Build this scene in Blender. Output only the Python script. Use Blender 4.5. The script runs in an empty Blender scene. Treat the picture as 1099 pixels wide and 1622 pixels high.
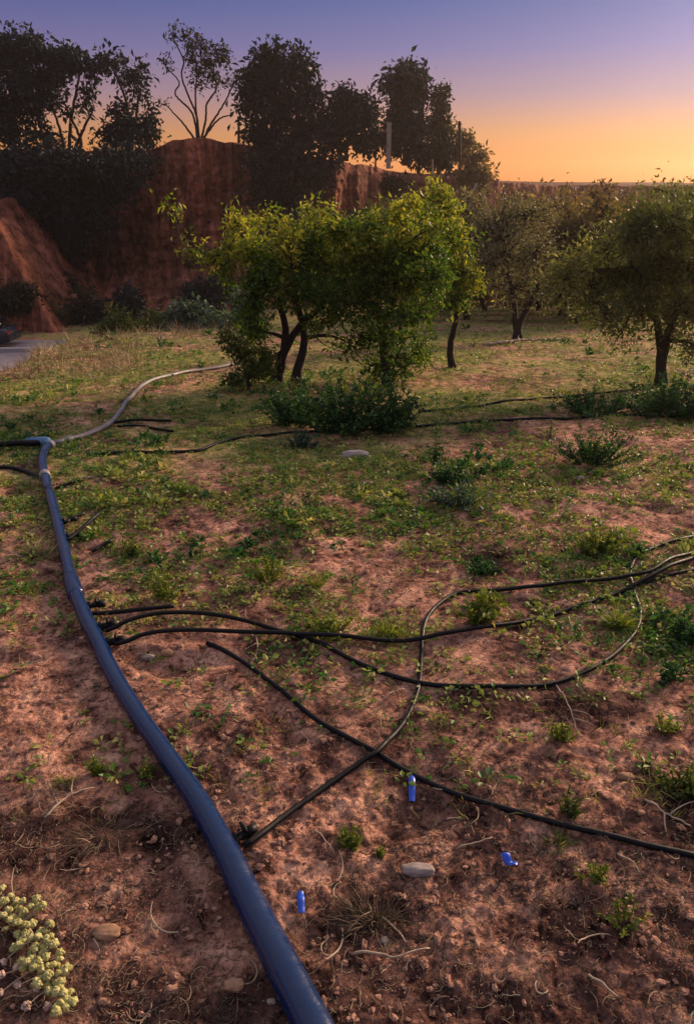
import bpy, math, random
import numpy as np
from mathutils import Vector
R = math.radians
rng = np.random.default_rng(7)
random.seed(7)

# ------------------------------------------------------------------ camera, sky, sun
scene = bpy.context.scene
CAM_H = 1.7
PITCH = 23.35
FPX = 1200.0
cd = bpy.data.cameras.new('camera')
cam = bpy.data.objects.new('camera', cd)
scene.collection.objects.link(cam)
cam.location = (0, 0, CAM_H)
cam.rotation_euler = (R(90 - PITCH), 0, 0)
cd.sensor_fit = 'VERTICAL'
cd.sensor_height = 24
cd.lens = 24 * FPX / 1622
cd.clip_end = 5000
cd.clip_start = 0.05
scene.camera = cam

SUN_EL, SUN_AZ = 17.0, 46.0      # degrees; azimuth clockwise from +Y (view direction)
world = bpy.data.worlds.new('World')
scene.world = world
world.use_nodes = True
wt = world.node_tree
bg = wt.nodes['Background']
sky = wt.nodes.new('ShaderNodeTexSky')
sky.sky_type = 'NISHITA'
sky.sun_disc = False
sky.sun_elevation = R(SUN_EL)
sky.sun_rotation = R(SUN_AZ)
sky.dust_density = 2.0
sky.ozone_density = 4.0
# dusk tint by height above horizon; unseen upper sky brightened to light the ground
tc = wt.nodes.new('ShaderNodeTexCoord')
sep = wt.nodes.new('ShaderNodeSeparateXYZ')
wt.links.new(tc.outputs['Generated'], sep.inputs[0])
rmp = wt.nodes.new('ShaderNodeValToRGB')
wt.links.new(sep.outputs['Z'], rmp.inputs[0])
SKYT = [(0.0, (0.60, 0.165, 0.010)), (0.022, (0.57, 0.175, 0.014)), (0.055, (0.43, 0.175, 0.055)), (0.095, (0.235, 0.130, 0.155)),
        (0.14, (0.120, 0.088, 0.205)), (0.19, (0.046, 0.056, 0.185)), (0.30, (0.15, 0.16, 0.27)), (0.55, (0.40, 0.37, 0.43)), (1.0, (0.48, 0.45, 0.50))]
el = rmp.color_ramp.elements
while len(el) < len(SKYT): el.new(0.5)
for e, (p, c) in zip(el, SKYT):
    e.position = p; e.color = (*c, 1)
# luminance of the physical sky keeps its sun-side glow
bw = wt.nodes.new('ShaderNodeRGBToBW')
wt.links.new(sky.outputs[0], bw.inputs[0])
mr = wt.nodes.new('ShaderNodeMapRange')
mr.inputs['From Min'].default_value = 0.0; mr.inputs['From Max'].default_value = 10.0
mr.inputs['To Min'].default_value = 7.0; mr.inputs['To Max'].default_value = 13.0
wt.links.new(bw.outputs[0], mr.inputs['Value'])
vm = wt.nodes.new('ShaderNodeVectorMath'); vm.operation = 'SCALE'
wt.links.new(rmp.outputs[0], vm.inputs[0]); wt.links.new(mr.outputs[0], vm.inputs['Scale'])
mx = wt.nodes.new('ShaderNodeMix'); mx.data_type = 'RGBA'
mx.inputs[0].default_value = 0.90
wt.links.new(sky.outputs[0], mx.inputs[6]); wt.links.new(vm.outputs[0], mx.inputs[7])
wt.links.new(mx.outputs[2], bg.inputs['Color'])
bg.inputs['Strength'].default_value = 0.11

sl = bpy.data.lights.new('sun', 'SUN')
sun = bpy.data.objects.new('sun', sl)
scene.collection.objects.link(sun)
sl.energy = 5.0
sl.angle = R(13)
sl.color = (1.0, 0.70, 0.46)
sd = Vector((math.sin(R(SUN_AZ)) * math.cos(R(SUN_EL)), math.cos(R(SUN_AZ)) * math.cos(R(SUN_EL)), math.sin(R(SUN_EL))))
sun.rotation_euler = sd.to_track_quat('Z', 'Y').to_euler()

vs = scene.view_settings
vs.view_transform = 'Standard'; vs.look = 'None'; vs.gamma = 1; vs.use_curve_mapping = False
vs.exposure = 0.6

# ------------------------------------------------------------------ noise
_perm = np.random.default_rng(3).permutation(256)
_perm = np.concatenate([_perm, _perm, _perm])
_ang = np.random.default_rng(4).random(256) * 2 * np.pi
_gx, _gy = np.cos(_ang), np.sin(_ang)
def perlin(x, y):
    x = np.asarray(x, float); y = np.asarray(y, float)
    xi = np.floor(x).astype(int); yi = np.floor(y).astype(int)
    xf = x - xi; yf = y - yi
    u = xf * xf * xf * (xf * (xf * 6 - 15) + 10); v = yf * yf * yf * (yf * (yf * 6 - 15) + 10)
    def g(a, b, dx, dy):
        h = _perm[_perm[(xi + a) & 255] + ((yi + b) & 255)]
        return _gx[h] * dx + _gy[h] * dy
    n00 = g(0, 0, xf, yf); n10 = g(1, 0, xf - 1, yf); n01 = g(0, 1, xf, yf - 1); n11 = g(1, 1, xf - 1, yf - 1)
    return (n00 * (1 - u) + n10 * u) * (1 - v) + (n01 * (1 - u) + n11 * u) * v
def fbm(x, y, o=4, g=0.5):
    s = 0; a = 1
    for i in range(o):
        s = s + a * perlin(x + i * 17.3, y - i * 9.1); x = x * 2.03; y = y * 2.03; a *= g
    return s
def sstep(a, b, x):
    t = np.clip((x - a) / (b - a), 0, 1)
    return t * t * (3 - 2 * t)

# ------------------------------------------------------------------ terrain
CP, SP = math.cos(R(PITCH)), math.sin(R(PITCH))
SLOPE = 0.10
def field_z(y):
    t = y - 4.0
    a = np.where(t < 0, 0, t)
    z = -SLOPE * (a * a / (a + 1.2))
    lim = -2.75
    return np.maximum(z, lim) * (1 - sstep(24, 40, y)) + lim * sstep(24, 40, y)
def brow(x, y):
    d1 = -(x + 4.4 + 0.148 * (y - 9.5)) - 0.12 * np.sin(y * 1.7)
    d2 = ((x + 5.05) * (-2.6) + (y - 13.9) * 2.05) / 3.31
    return np.where(y < 60, np.maximum(d1, d2), np.maximum(d1, d2))
LOW = -6.0
def base_z(x, y):
    x = np.asarray(x, float); y = np.asarray(y, float)
    z = field_z(y)
    d = brow(x, y)
    t = np.clip(d / 6.5, 0, 1)
    s = (1 - (1 - t) ** 2.2) * sstep(6.0, 9.0, y)
    return z * (1 - s) + LOW * s
def bumps(x, y):
    x = np.asarray(x, float); y = np.asarray(y, float)
    z = 0.030 * fbm(x * 1.1, y * 1.1, 3)
    m = sstep(-0.25, 0.35, perlin(x * 0.9 + 21, y * 0.9 + 8))        # some stretches are trampled smooth, others cloddy
    z = z + 0.016 * fbm(x * 4.1 + 3, y * 4.1 + 0.35 * x, 3, 0.5)
    z = z + (0.003 + 0.013 * m) * fbm(x * 13, y * 15 + 40, 4, 0.6)
    z = z + 0.0030 * fbm(x * 60 + 7, y * 60, 2)
    h = perlin(x * 2.3 + 11, y * 3.4 + 5)      # trampled hollows
    z = z - 0.045 * sstep(0.22, 0.6, h)
    far = sstep(6, 20, y)
    return z * (1 - 0.5 * far) + 0.10 * far * perlin(x * 0.3, y * 0.3)
def gz(x, y):
    return base_z(x, y) + bumps(x, y)

def ray(u, v):
    a = (u - 549.5) / FPX; b = (811 - v) / FPX
    return np.array([a, CP + b * SP, -SP + b * CP])
def W(u, v, y):            # the point seen at photo pixel (u, v) that stands at distance y
    d = ray(u, v); t = y / d[1]
    return np.array([d[0] * t, y, CAM_H + d[2] * t])
def G(u, v):               # the ground point seen at photo pixel (u, v)
    d = ray(u, v)
    t = 0.8; pt = t
    while t < 90:
        if CAM_H + d[2] * t < float(base_z(d[0] * t, d[1] * t)): break
        pt = t; t *= 1.02
    for _ in range(16):
        m = (t + pt) / 2
        if CAM_H + d[2] * m < float(base_z(d[0] * m, d[1] * m)): t = m
        else: pt = m
    return np.array([d[0] * t, d[1] * t, float(gz(d[0] * t, d[1] * t))])
_tv = np.arange(300, 1800, 4.0)
_ty = []
for _v in _tv:
    b = (811 - _v) / FPX; dy = CP + b * SP; dz = -SP + b * CP
    ys = np.concatenate([np.linspace(0.3, 40, 1600), np.linspace(41, 400, 200)])
    below = (CAM_H + dz / dy * ys) < field_z(ys)
    _ty.append(ys[np.argmax(below)] if below.any() else 400)
_ty = np.array(_ty)
def v_to_y(v): return np.interp(v, _tv, _ty)
def proj(x, y, z):
    dx = x; dz = z - CAM_H
    dep = y * CP - dz * SP; up = y * SP + dz * CP
    return 549.5 + FPX * dx / dep, 811 - FPX * up / dep

# ------------------------------------------------------------------ mesh helpers
COL = scene.collection
def link_mesh(name, V, F, mat, parent=None, smooth=False, rnd=None, loc=None):
    """F: list of int arrays (n,3) / (n,4)"""
    V = np.asarray(V, float)
    if loc is not None: V = V - np.asarray(loc, float)
    me = bpy.data.meshes.new(name)
    F = [np.asarray(f, int) for f in F if len(f)]
    me.vertices.add(len(V)); me.vertices.foreach_set('co', V.astype(np.float32).ravel())
    loops = np.concatenate([f.ravel() for f in F]); tot = np.concatenate([np.full(len(f), f.shape[1]) for f in F])
    me.loops.add(len(loops)); me.loops.foreach_set('vertex_index', loops.astype(np.int32))
    me.polygons.add(len(tot))
    me.polygons.foreach_set('loop_start', np.concatenate([[0], np.cumsum(tot)[:-1]]).astype(np.int32))
    me.polygons.foreach_set('loop_total', tot.astype(np.int32))
    me.polygons.foreach_set('use_smooth', np.full(len(tot), smooth))
    if rnd is not None:
        at = me.attributes.new('rnd', 'FLOAT', 'FACE'); at.data.foreach_set('value', np.asarray(rnd, np.float32))
    me.update(calc_edges=True); me.validate()
    me.materials.append(mat)
    o = bpy.data.objects.new(name, me); COL.objects.link(o)
    if loc is not None: o.location = loc
    if parent is not None:
        o.parent = parent
        if loc is not None: o.location = (0, 0, 0)
    return o
def thing(name, loc, label, cat, group=None):
    o = bpy.data.objects.new(name, None); COL.objects.link(o); o.location = loc
    o.empty_display_size = 0.2
    o['label'] = label; o['category'] = cat
    if group: o['group'] = group
    return o
def tag(o, label=None, cat=None, group=None, kind=None):
    if label: o['label'] = label
    if cat: o['category'] = cat
    if group: o['group'] = group
    if kind: o['kind'] = kind
    return o

class MB:
    def __init__(s): s.V = []; s.Q = []; s.T = []; s.n = 0; s.rq = []; s.rt = []
    def add(s, V, Q=None, T=None, r=0.5):
        V = np.asarray(V, float).reshape(-1, 3)
        if Q is not None and len(Q): Q = np.asarray(Q, int); s.Q.append(Q + s.n); s.rq.append(np.full(len(Q), r) if np.isscalar(r) else r)
        if T is not None and len(T): T = np.asarray(T, int); s.T.append(T + s.n); s.rt.append(np.full(len(T), r) if np.isscalar(r) else r)
        s.V.append(V); s.n += len(V)
    def tube(s, P, rad, n=8, cap=True, r=0.5):
        P = np.asarray(P, float); m = len(P)
        rad = np.full(m, rad) if np.isscalar(rad) else np.asarray(rad, float)
        T = np.gradient(P, axis=0); T /= np.linalg.norm(T, axis=1)[:, None] + 1e-9
        up = np.array([0, 0, 1.0]) if abs(T[0][2]) < 0.9 else np.array([1.0, 0, 0])
        N = np.zeros_like(P)
        x = np.cross(up, T[0]); x /= np.linalg.norm(x)
        for i in range(m):
            x = x - T[i] * x.dot(T[i]); x /= np.linalg.norm(x) + 1e-9; N[i] = x
        B = np.cross(T, N)
        a = np.arange(n) * 2 * np.pi / n
        V = P[:, None] + rad[:, None, None] * (np.cos(a)[None, :, None] * N[:, None] + np.sin(a)[None, :, None] * B[:, None])
        i = np.arange(m - 1)[:, None] * n; j = np.arange(n)[None]; k = (j + 1) % n
        Q = np.stack([i + j, i + k, i + n + k, i + n + j], -1).reshape(-1, 4)
        Vl = V.reshape(-1, 3)
        Tt = []
        if cap:
            Vl = np.vstack([Vl, P[0], P[-1]])
            c0, c1 = m * n, m * n + 1
            for q in range(n):
                Tt.append([c0, (q + 1) % n, q]); Tt.append([c1, (m - 1) * n + q, (m - 1) * n + (q + 1) % n])
        s.add(Vl, Q, Tt, r)
    def box(s, c, d, rot=0, r=0.5):
        c = np.asarray(c, float); d = np.asarray(d, float) / 2
        S = np.array([[-1, -1, -1], [1, -1, -1], [1, 1, -1], [-1, 1, -1], [-1, -1, 1], [1, -1, 1], [1, 1, 1], [-1, 1, 1]]) * d
        co, si = math.cos(rot), math.sin(rot)
        S = np.stack([S[:, 0] * co - S[:, 1] * si, S[:, 0] * si + S[:, 1] * co, S[:, 2]], 1)
        s.add(S + c, [[0, 3, 2, 1], [4, 5, 6, 7], [0, 1, 5, 4], [1, 2, 6, 5], [2, 3, 7, 6], [3, 0, 4, 7]], None, r)
    def build(s, name, mat, parent=None, smooth=False, loc=None):
        F = []; r = []
        if s.Q: F.append(np.vstack(s.Q)); r.append(np.concatenate(s.rq))
        if s.T: F.append(np.vstack(s.T)); r.append(np.concatenate(s.rt))
        return link_mesh(name, np.vstack(s.V), F, mat, parent, smooth, np.concatenate(r), loc)

def catmull(P, step):
    P = np.asarray(P, float)
    Q = np.vstack([2 * P[0] - P[1], P, 2 * P[-1] - P[-2]])
    out = []
    for i in range(1, len(Q) - 2):
        L = np.linalg.norm(Q[i + 1] - Q[i]); n = max(2, int(L / step))
        t = np.linspace(0, 1, n, endpoint=False)[:, None]
        p0, p1, p2, p3 = Q[i - 1], Q[i], Q[i + 1], Q[i + 2]
        out.append(0.5 * ((2 * p1) + (-p0 + p2) * t + (2 * p0 - 5 * p1 + 4 * p2 - p3) * t ** 2 + (-p0 + 3 * p1 - 3 * p2 + p3) * t ** 3))
    out.append(P[-1:])
    return np.vstack(out)

def leaves(mb, P, D, L, Wd, r, fold=0.25, curl=0.25):
    """P base points, D directions (unit), L lengths, Wd widths: folded leaf of two triangles pairs"""
    n = len(P)
    ref = rng.normal(size=(n, 3)); ref[:, 2] += 0.9
    S = np.cross(D, ref); S /= np.linalg.norm(S, axis=1)[:, None] + 1e-9
    U = np.cross(S, D)
    L = np.broadcast_to(L, n)[:, None]; Wd = np.broadcast_to(Wd, n)[:, None]
    tip = P + D * L - U * L * curl * rng.random((n, 1))
    mid = P + D * L * 0.5
    a = mid + S * Wd * 0.5 + U * Wd * fold; b = mid - S * Wd * 0.5 + U * Wd * fold
    V = np.stack([P, a, tip, b], 1).reshape(-1, 3)
    k = np.arange(n) * 4
    T = np.concatenate([np.stack([k, k + 1, k + 2], 1), np.stack([k, k + 2, k + 3], 1)])
    r = np.broadcast_to(r, n)
    mb.add(V, None, T, np.concatenate([r, r]))

def blades(mb, P, D, L, w, r, bend=0.5):
    """grass blades: tapering strip of two quads + tip triangle"""
    n = len(P)
    S = np.cross(D, rng.normal(size=(n, 3))); S /= np.linalg.norm(S, axis=1)[:, None] + 1e-9
    L = np.broadcast_to(L, n)[:, None]; w = np.broadcast_to(w, n)[:, None]
    H = D.copy(); H[:, 2] = 0; H /= np.linalg.norm(H, axis=1)[:, None] + 1e-6
    b = bend * rng.random((n, 1))
    m1 = P + D * L * 0.5 + H * L * b * 0.15
    m2 = P + D * L * 0.95 + H * L * b * 0.6 - np.array([0, 0, 1.0]) * L * b * 0.35
    V = np.stack([P - S * w / 2, P + S * w / 2, m1 - S * w * 0.42, m1 + S * w * 0.42, m2], 1).reshape(-1, 3)
    k = np.arange(n) * 5
    r = np.broadcast_to(r, n)
    mb.add(V, np.stack([k, k + 1, k + 3, k + 2], 1), None, r)
    mb.T.append(np.stack([k + 2, k + 3, k + 4], 1) + mb.n - len(V)); mb.rt.append(np.asarray(r, float))

def unit(a): return a / (np.linalg.norm(a, axis=-1, keepdims=True) + 1e-9)

# ------------------------------------------------------------------ materials
def new_mat(name):
    m = bpy.data.materials.new(name); m.use_nodes = True
    nt = m.node_tree; return m, nt, nt.nodes['Principled BSDF']
def ramp(nt, src, stops):
    r = nt.nodes.new('ShaderNodeValToRGB'); e = r.color_ramp.elements
    while len(e) < len(stops): e.new(0.5)
    for k, (p, c) in zip(e, stops): k.position = p; k.color = (*c, 1)
    nt.links.new(src, r.inputs[0]); return r.outputs[0]
def noise_node(nt, vec, scale, detail=6, rough=0.55, dist=0.0):
    n = nt.nodes.new('ShaderNodeTexNoise'); n.inputs['Scale'].default_value = scale
    n.inputs['Detail'].default_value = detail; n.inputs['Roughness'].default_value = rough; n.inputs['Distortion'].default_value = dist
    nt.links.new(vec, n.inputs['Vector']); return n.outputs['Fac']
def math_node(nt, op, a, b=None):
    n = nt.nodes.new('ShaderNodeMath'); n.operation = op
    for i, x in enumerate((a, b)):
        if x is None: continue
        if isinstance(x, (int, float)): n.inputs[i].default_value = x
        else: nt.links.new(x, n.inputs[i])
    return n.outputs[0]
def mixc(nt, fac, a, b, mode='MIX'):
    n = nt.nodes.new('ShaderNodeMix'); n.data_type = 'RGBA'; n.blend_type = mode
    for i, x in ((0, fac), (6, a), (7, b)):
        if isinstance(x, (int, float)): n.inputs[i].default_value = x
        elif isinstance(x, tuple): n.inputs[i].default_value = (*x, 1)
        else: nt.links.new(x, n.inputs[i])
    return n.outputs[2]
def geo_pos(nt): return nt.nodes.new('ShaderNodeNewGeometry').outputs['Position']
def bump(nt, bs, h, dist, strength=1.0):
    b = nt.nodes.new('ShaderNodeBump'); b.inputs['Distance'].default_value = dist; b.inputs['Strength'].default_value = strength
    nt.links.new(h, b.inputs['Height']); nt.links.new(b.outputs[0], bs.inputs['Normal'])

def leaf_mat(name, stops, trans=0.35, rough=0.55, tint=1.25, bluish=None):
    m, nt, bs = new_mat(name)
    at = nt.nodes.new('ShaderNodeAttribute'); at.attribute_name = 'rnd'
    c = ramp(nt, at.outputs['Fac'], stops)
    nt.links.new(c, bs.inputs['Base Color'])
    bs.inputs['Roughness'].default_value = rough
    bs.inputs['Specular IOR Level'].default_value = 0.3
    tr = nt.nodes.new('ShaderNodeBsdfTranslucent')
    tcx = mixc(nt, 1.0, c, (tint, tint * 1.05, 0.55), 'MULTIPLY')
    nt.links.new(tcx, tr.inputs['Color'])
    ms = nt.nodes.new('ShaderNodeMixShader'); ms.inputs[0].default_value = trans
    nt.links.new(bs.outputs[0], ms.inputs[1]); nt.links.new(tr.outputs[0], ms.inputs[2])
    nt.links.new(ms.outputs[0], nt.nodes['Material Output'].inputs['Surface'])
    return m
def rnd_mat(name, stops, rough=0.8, bumpscale=None, bumpdist=0.003):
    m, nt, bs = new_mat(name)
    at = nt.nodes.new('ShaderNodeAttribute'); at.attribute_name = 'rnd'
    c = ramp(nt, at.outputs['Fac'], stops)
    nz = noise_node(nt, geo_pos(nt), bumpscale or 30)
    c = mixc(nt, 1.0, c, ramp(nt, nz, [(0.3, (0.62, 0.62, 0.62)), (0.7, (1.2, 1.2, 1.2))]), 'MULTIPLY')
    nt.links.new(c, bs.inputs['Base Color']); bs.inputs['Roughness'].default_value = rough
    bs.inputs['Specular IOR Level'].default_value = 0.25
    if bumpscale: bump(nt, bs, nz, bumpdist)
    return m

# soil
def soil_mat():
    m, nt, bs = new_mat('soil')
    P = geo_pos(nt)
    n1 = noise_node(nt, P, 1.1, 5, 0.6)
    n2 = noise_node(nt, P, 9, 8, 0.62, 0.4)
    n3 = noise_node(nt, P, 70, 5, 0.6)
    c = ramp(nt, n2, [(0.30, (0.085, 0.042, 0.036)), (0.43, (0.265, 0.130, 0.096)), (0.56, (0.520, 0.275, 0.198)), (0.76, (0.74, 0.460, 0.330))])
    c = mixc(nt, 1.0, c, ramp(nt, n1, [(0.38, (0.34, 0.32, 0.36)), (0.52, (0.95, 0.93, 0.92)), (0.66, (1.15, 1.10, 1.05))]), 'MULTIPLY')
    n5 = noise_node(nt, P, 22, 7, 0.65, 0.8)
    c = mixc(nt, 1.0, c, ramp(nt, n5, [(0.38, (0.26, 0.24, 0.25)), (0.48, (1, 1, 1)), (0.68, (1.15, 1.13, 1.1))]), 'MULTIPLY')
    c = mixc(nt, 1.0, c, ramp(nt, n3, [(0.34, (0.55, 0.52, 0.50)), (0.5, (1, 1, 1)), (0.68, (1.2, 1.18, 1.15))]), 'MULTIPLY')
    ah = nt.nodes.new('ShaderNodeAttribute'); ah.attribute_name = 'dark_soil'
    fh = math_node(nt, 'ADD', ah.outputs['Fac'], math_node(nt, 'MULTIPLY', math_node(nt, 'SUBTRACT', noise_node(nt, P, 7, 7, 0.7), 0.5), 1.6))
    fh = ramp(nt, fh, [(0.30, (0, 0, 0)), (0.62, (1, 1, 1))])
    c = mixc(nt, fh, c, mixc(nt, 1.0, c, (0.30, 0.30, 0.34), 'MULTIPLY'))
    # farther field: drier straw-coloured litter over the earth
    at = nt.nodes.new('ShaderNodeAttribute'); at.attribute_name = 'veg'
    straw = ramp(nt, n2, [(0.35, (0.075, 0.105, 0.028)), (0.52, (0.22, 0.22, 0.065)), (0.70, (0.46, 0.33, 0.14))])
    nz = noise_node(nt, P, 3.2, 6, 0.65)
    f = math_node(nt, 'ADD', at.outputs['Fac'], math_node(nt, 'MULTIPLY', math_node(nt, 'SUBTRACT', nz, 0.5), 1.8))
    f = ramp(nt, f, [(0.35, (0, 0, 0)), (0.7, (1, 1, 1))])
    nb = noise_node(nt, P, 0.75, 6, 0.7)
    f = math_node(nt, 'MULTIPLY', f, ramp(nt, nb, [(0.40, (0.05, 0.05, 0.05)), (0.54, (1, 1, 1))]))
    fs = math_node(nt, 'MULTIPLY', f, 0.85)
    c = mixc(nt, fs, c, straw)
    nt.links.new(c, bs.inputs['Base Color'])
    bs.inputs['Roughness'].default_value = 0.93; bs.inputs['Specular IOR Level'].default_value = 0.03
    h = math_node(nt, 'ADD', math_node(nt, 'ADD', n2, math_node(nt, 'MULTIPLY', n5, 0.7)), math_node(nt, 'MULTIPLY', n3, 0.35))
    bump(nt, bs, h, 0.035, 1.0)
    return m
M_SOIL = soil_mat()

def plastic(name, col, rough=0.35, dust=0.35, dustcol=(0.30, 0.26, 0.30), scratch=True, spec=0.5):
    m, nt, bs = new_mat(name)
    P = geo_pos(nt)
    n = noise_node(nt, P, 26, 6, 0.7)
    n2 = noise_node(nt, P, 5, 4, 0.6)
    f = ramp(nt, math_node(nt, 'ADD', math_node(nt, 'MULTIPLY', n, 0.6), math_node(nt, 'MULTIPLY', n2, 0.4)), [(0.46, (0, 0, 0)), (0.66, (dust, dust, dust))])
    c = mixc(nt, f, col, dustcol)
    nt.links.new(c, bs.inputs['Base Color'])
    rr = ramp(nt, n, [(0.35, (rough * 0.8,) * 3), (0.7, (min(1, rough * 1.7),) * 3)])
    nt.links.new(rr, bs.inputs['Roughness'])
    bs.inputs['Specular IOR Level'].default_value = spec
    bump(nt, bs, noise_node(nt, P, 120, 3), 0.001, 0.5)
    return m
M_BLUE = plastic('blue_pipe_plastic', (0.0004, 0.0145, 0.066), 0.19, 0.35, (0.020, 0.032, 0.075), spec=0.5)
M_BLACKPIPE = plastic('black_pe_plastic', (0.003, 0.003, 0.005), 0.48, 0.10, (0.035, 0.028, 0.025), spec=0.2)
M_GREYPIPE = plastic('dusty_grey_pipe', (0.16, 0.15, 0.16), 0.45, 0.8, (0.36, 0.29, 0.25))
M_FITBLUE = plastic('fitting_blue', (0.03, 0.14, 0.30), 0.4, 0.4)
M_TAG = plastic('tag_blue', (0.003, 0.06, 0.48), 0.35, 0.25, (0.05, 0.09, 0.25))
M_BARK = rnd_mat('bark', [(0, (0.020, 0.014, 0.013)), (1, (0.055, 0.040, 0.034))], 0.9, 22, 0.01)
M_BARKP = rnd_mat('pale_bark', [(0, (0.16, 0.14, 0.13)), (1, (0.26, 0.23, 0.21))], 0.85, 8, 0.02)

# leaf colours
L_CITRUS = leaf_mat('citrus_leaf', [(0, (0.018, 0.050, 0.012)), (0.40, (0.045, 0.100, 0.018)), (0.68, (0.14, 0.185, 0.026)), (1, (0.50, 0.42, 0.07))], 0.46)
L_YELLOW = leaf_mat('yellow_shoot_leaf', [(0, (0.10, 0.13, 0.015)), (0.5, (0.30, 0.26, 0.025)), (1, (0.55, 0.42, 0.06))], 0.45)
L_OLIVE = leaf_mat('olive_green_leaf', [(0, (0.032, 0.060, 0.016)), (0.6, (0.090, 0.115, 0.028)), (1, (0.24, 0.20, 0.05))], 0.36)
L_OLIVEG = leaf_mat('grey_olive_leaf', [(0, (0.045, 0.062, 0.028)), (0.6, (0.12, 0.135, 0.055)), (1, (0.30, 0.26, 0.10))], 0.46)
L_BROWN = leaf_mat('brown_dry_leaf', [(0, (0.070, 0.056, 0.036)), (0.6, (0.18, 0.125, 0.065)), (1, (0.34, 0.24, 0.11))], 0.42)
L_GREY = leaf_mat('silvery_leaf', [(0, (0.060, 0.062, 0.052)), (0.6, (0.14, 0.13, 0.10)), (1, (0.27, 0.23, 0.16))], 0.42)
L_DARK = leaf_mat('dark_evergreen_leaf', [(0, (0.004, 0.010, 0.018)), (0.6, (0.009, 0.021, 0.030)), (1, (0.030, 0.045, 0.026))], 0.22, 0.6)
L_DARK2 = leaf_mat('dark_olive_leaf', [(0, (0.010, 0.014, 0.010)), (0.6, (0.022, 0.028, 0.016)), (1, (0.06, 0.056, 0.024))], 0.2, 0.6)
L_WEED = leaf_mat('weed_leaf', [(0, (0.008, 0.030, 0.014)), (0.5, (0.032, 0.100, 0.030)), (1, (0.10, 0.19, 0.045))], 0.35)
L_WEEDY = leaf_mat('yellow_green_weed_leaf', [(0, (0.06, 0.10, 0.015)), (0.5, (0.16, 0.19, 0.03)), (1, (0.34, 0.32, 0.06))], 0.35)
L_BLUEG = leaf_mat('blue_green_leaf', [(0, (0.030, 0.060, 0.045)), (0.6, (0.06, 0.10, 0.075)), (1, (0.13, 0.17, 0.10))], 0.3)
L_COVER = leaf_mat('ground_cover_leaf', [(0, (0.022, 0.080, 0.018)), (0.3, (0.060, 0.155, 0.028)), (0.62, (0.20, 0.25, 0.05)), (1, (0.50, 0.42, 0.17))], 0.3)
L_GRASS = leaf_mat('grass_blade', [(0, (0.06, 0.11, 0.018)), (0.5, (0.20, 0.21, 0.045)), (1, (0.42, 0.33, 0.10))], 0.3)
L_DRY = leaf_mat('dead_grass', [(0, (0.05, 0.035, 0.025)), (0.6, (0.12, 0.085, 0.055)), (1, (0.35, 0.26, 0.17))], 0.1, 0.9)
L_STRAW = leaf_mat('dry_straw', [(0, (0.12, 0.075, 0.045)), (0.5, (0.30, 0.21, 0.13)), (1, (0.52, 0.42, 0.30))], 0.1, 0.8)

# ------------------------------------------------------------------ ground sheet
# dark damp litter patches, plus broad soil darkening along near and left edges
DARK_SOIL = [(260, 1610, 500, 70, .35), (800, 1640, 400, 80, .4), (0, 1500, 70, 200, .35), (590, 1450, 130, 55, .9), (190, 1320, 150, 42, 1.0), (930, 1470, 110, 80, .8), (940, 1120, 110, 34, .9), (560, 1560, 120, 50, .8), (860, 1590, 130, 50, .7), (1080, 1280, 60, 90, .7),
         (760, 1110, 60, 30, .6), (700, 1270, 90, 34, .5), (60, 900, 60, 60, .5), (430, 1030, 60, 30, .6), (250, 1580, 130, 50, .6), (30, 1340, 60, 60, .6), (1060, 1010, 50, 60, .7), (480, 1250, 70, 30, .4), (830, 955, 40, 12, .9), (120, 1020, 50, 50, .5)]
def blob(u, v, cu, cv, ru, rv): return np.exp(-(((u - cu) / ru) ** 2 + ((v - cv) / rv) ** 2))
def build_ground():
    vv = np.concatenate([np.linspace(1790, 600, 920), np.linspace(599, 470, 110)])
    yy = np.concatenate([np.linspace(-6, 0.2, 14), v_to_y(vv)])
    yy = np.unique(np.round(yy, 5)); yy = yy[np.concatenate([[True], np.diff(yy) > 1e-4])]
    ymax = yy.max()
    yy = np.concatenate([yy, np.geomspace(ymax * 1.03, 420, 36)])
    tt = np.linspace(-0.62, 0.62, 620)
    out = np.geomspace(0.03, 560, 40)
    w = np.maximum(yy, 0.2) + 0.9 + 1.0 * sstep(0.0, -4, yy)
    Xc = w[:, None] * tt[None]
    X = np.hstack([Xc[:, :1] - out[None, ::-1], Xc, Xc[:, -1:] + out[None]]); tt = X[0]
    Y = np.repeat(yy[:, None], X.shape[1], 1)
    Z = gz(X, Y)
    far = sstep(60, 200, Y)
    Z = Z * (1 - far) + far * (-4.0)
    n, m = X.shape
    V = np.stack([X, Y, Z], -1).reshape(-1, 3)
    i = np.arange(n - 1)[:, None] * m; j = np.arange(m - 1)[None]
    Q = np.stack([i + j, i + j + 1, i + m + j + 1, i + m + j], -1).reshape(-1, 4)
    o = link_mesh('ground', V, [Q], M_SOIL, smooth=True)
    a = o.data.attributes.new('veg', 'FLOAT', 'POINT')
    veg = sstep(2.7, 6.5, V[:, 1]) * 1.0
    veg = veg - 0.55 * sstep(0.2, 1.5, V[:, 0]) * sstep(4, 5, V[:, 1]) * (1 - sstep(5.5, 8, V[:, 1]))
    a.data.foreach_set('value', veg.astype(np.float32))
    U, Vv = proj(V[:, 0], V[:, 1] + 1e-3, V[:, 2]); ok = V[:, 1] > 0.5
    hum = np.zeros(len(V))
    for cu, cv, ru, rv, am in DARK_SOIL: hum += am * blob(U, Vv, cu, cv, ru, rv)
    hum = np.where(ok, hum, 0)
    a = o.data.attributes.new('dark_soil', 'FLOAT', 'POINT'); a.data.foreach_set('value', hum.astype(np.float32))
    tag(o, kind='structure')
build_ground()

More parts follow.
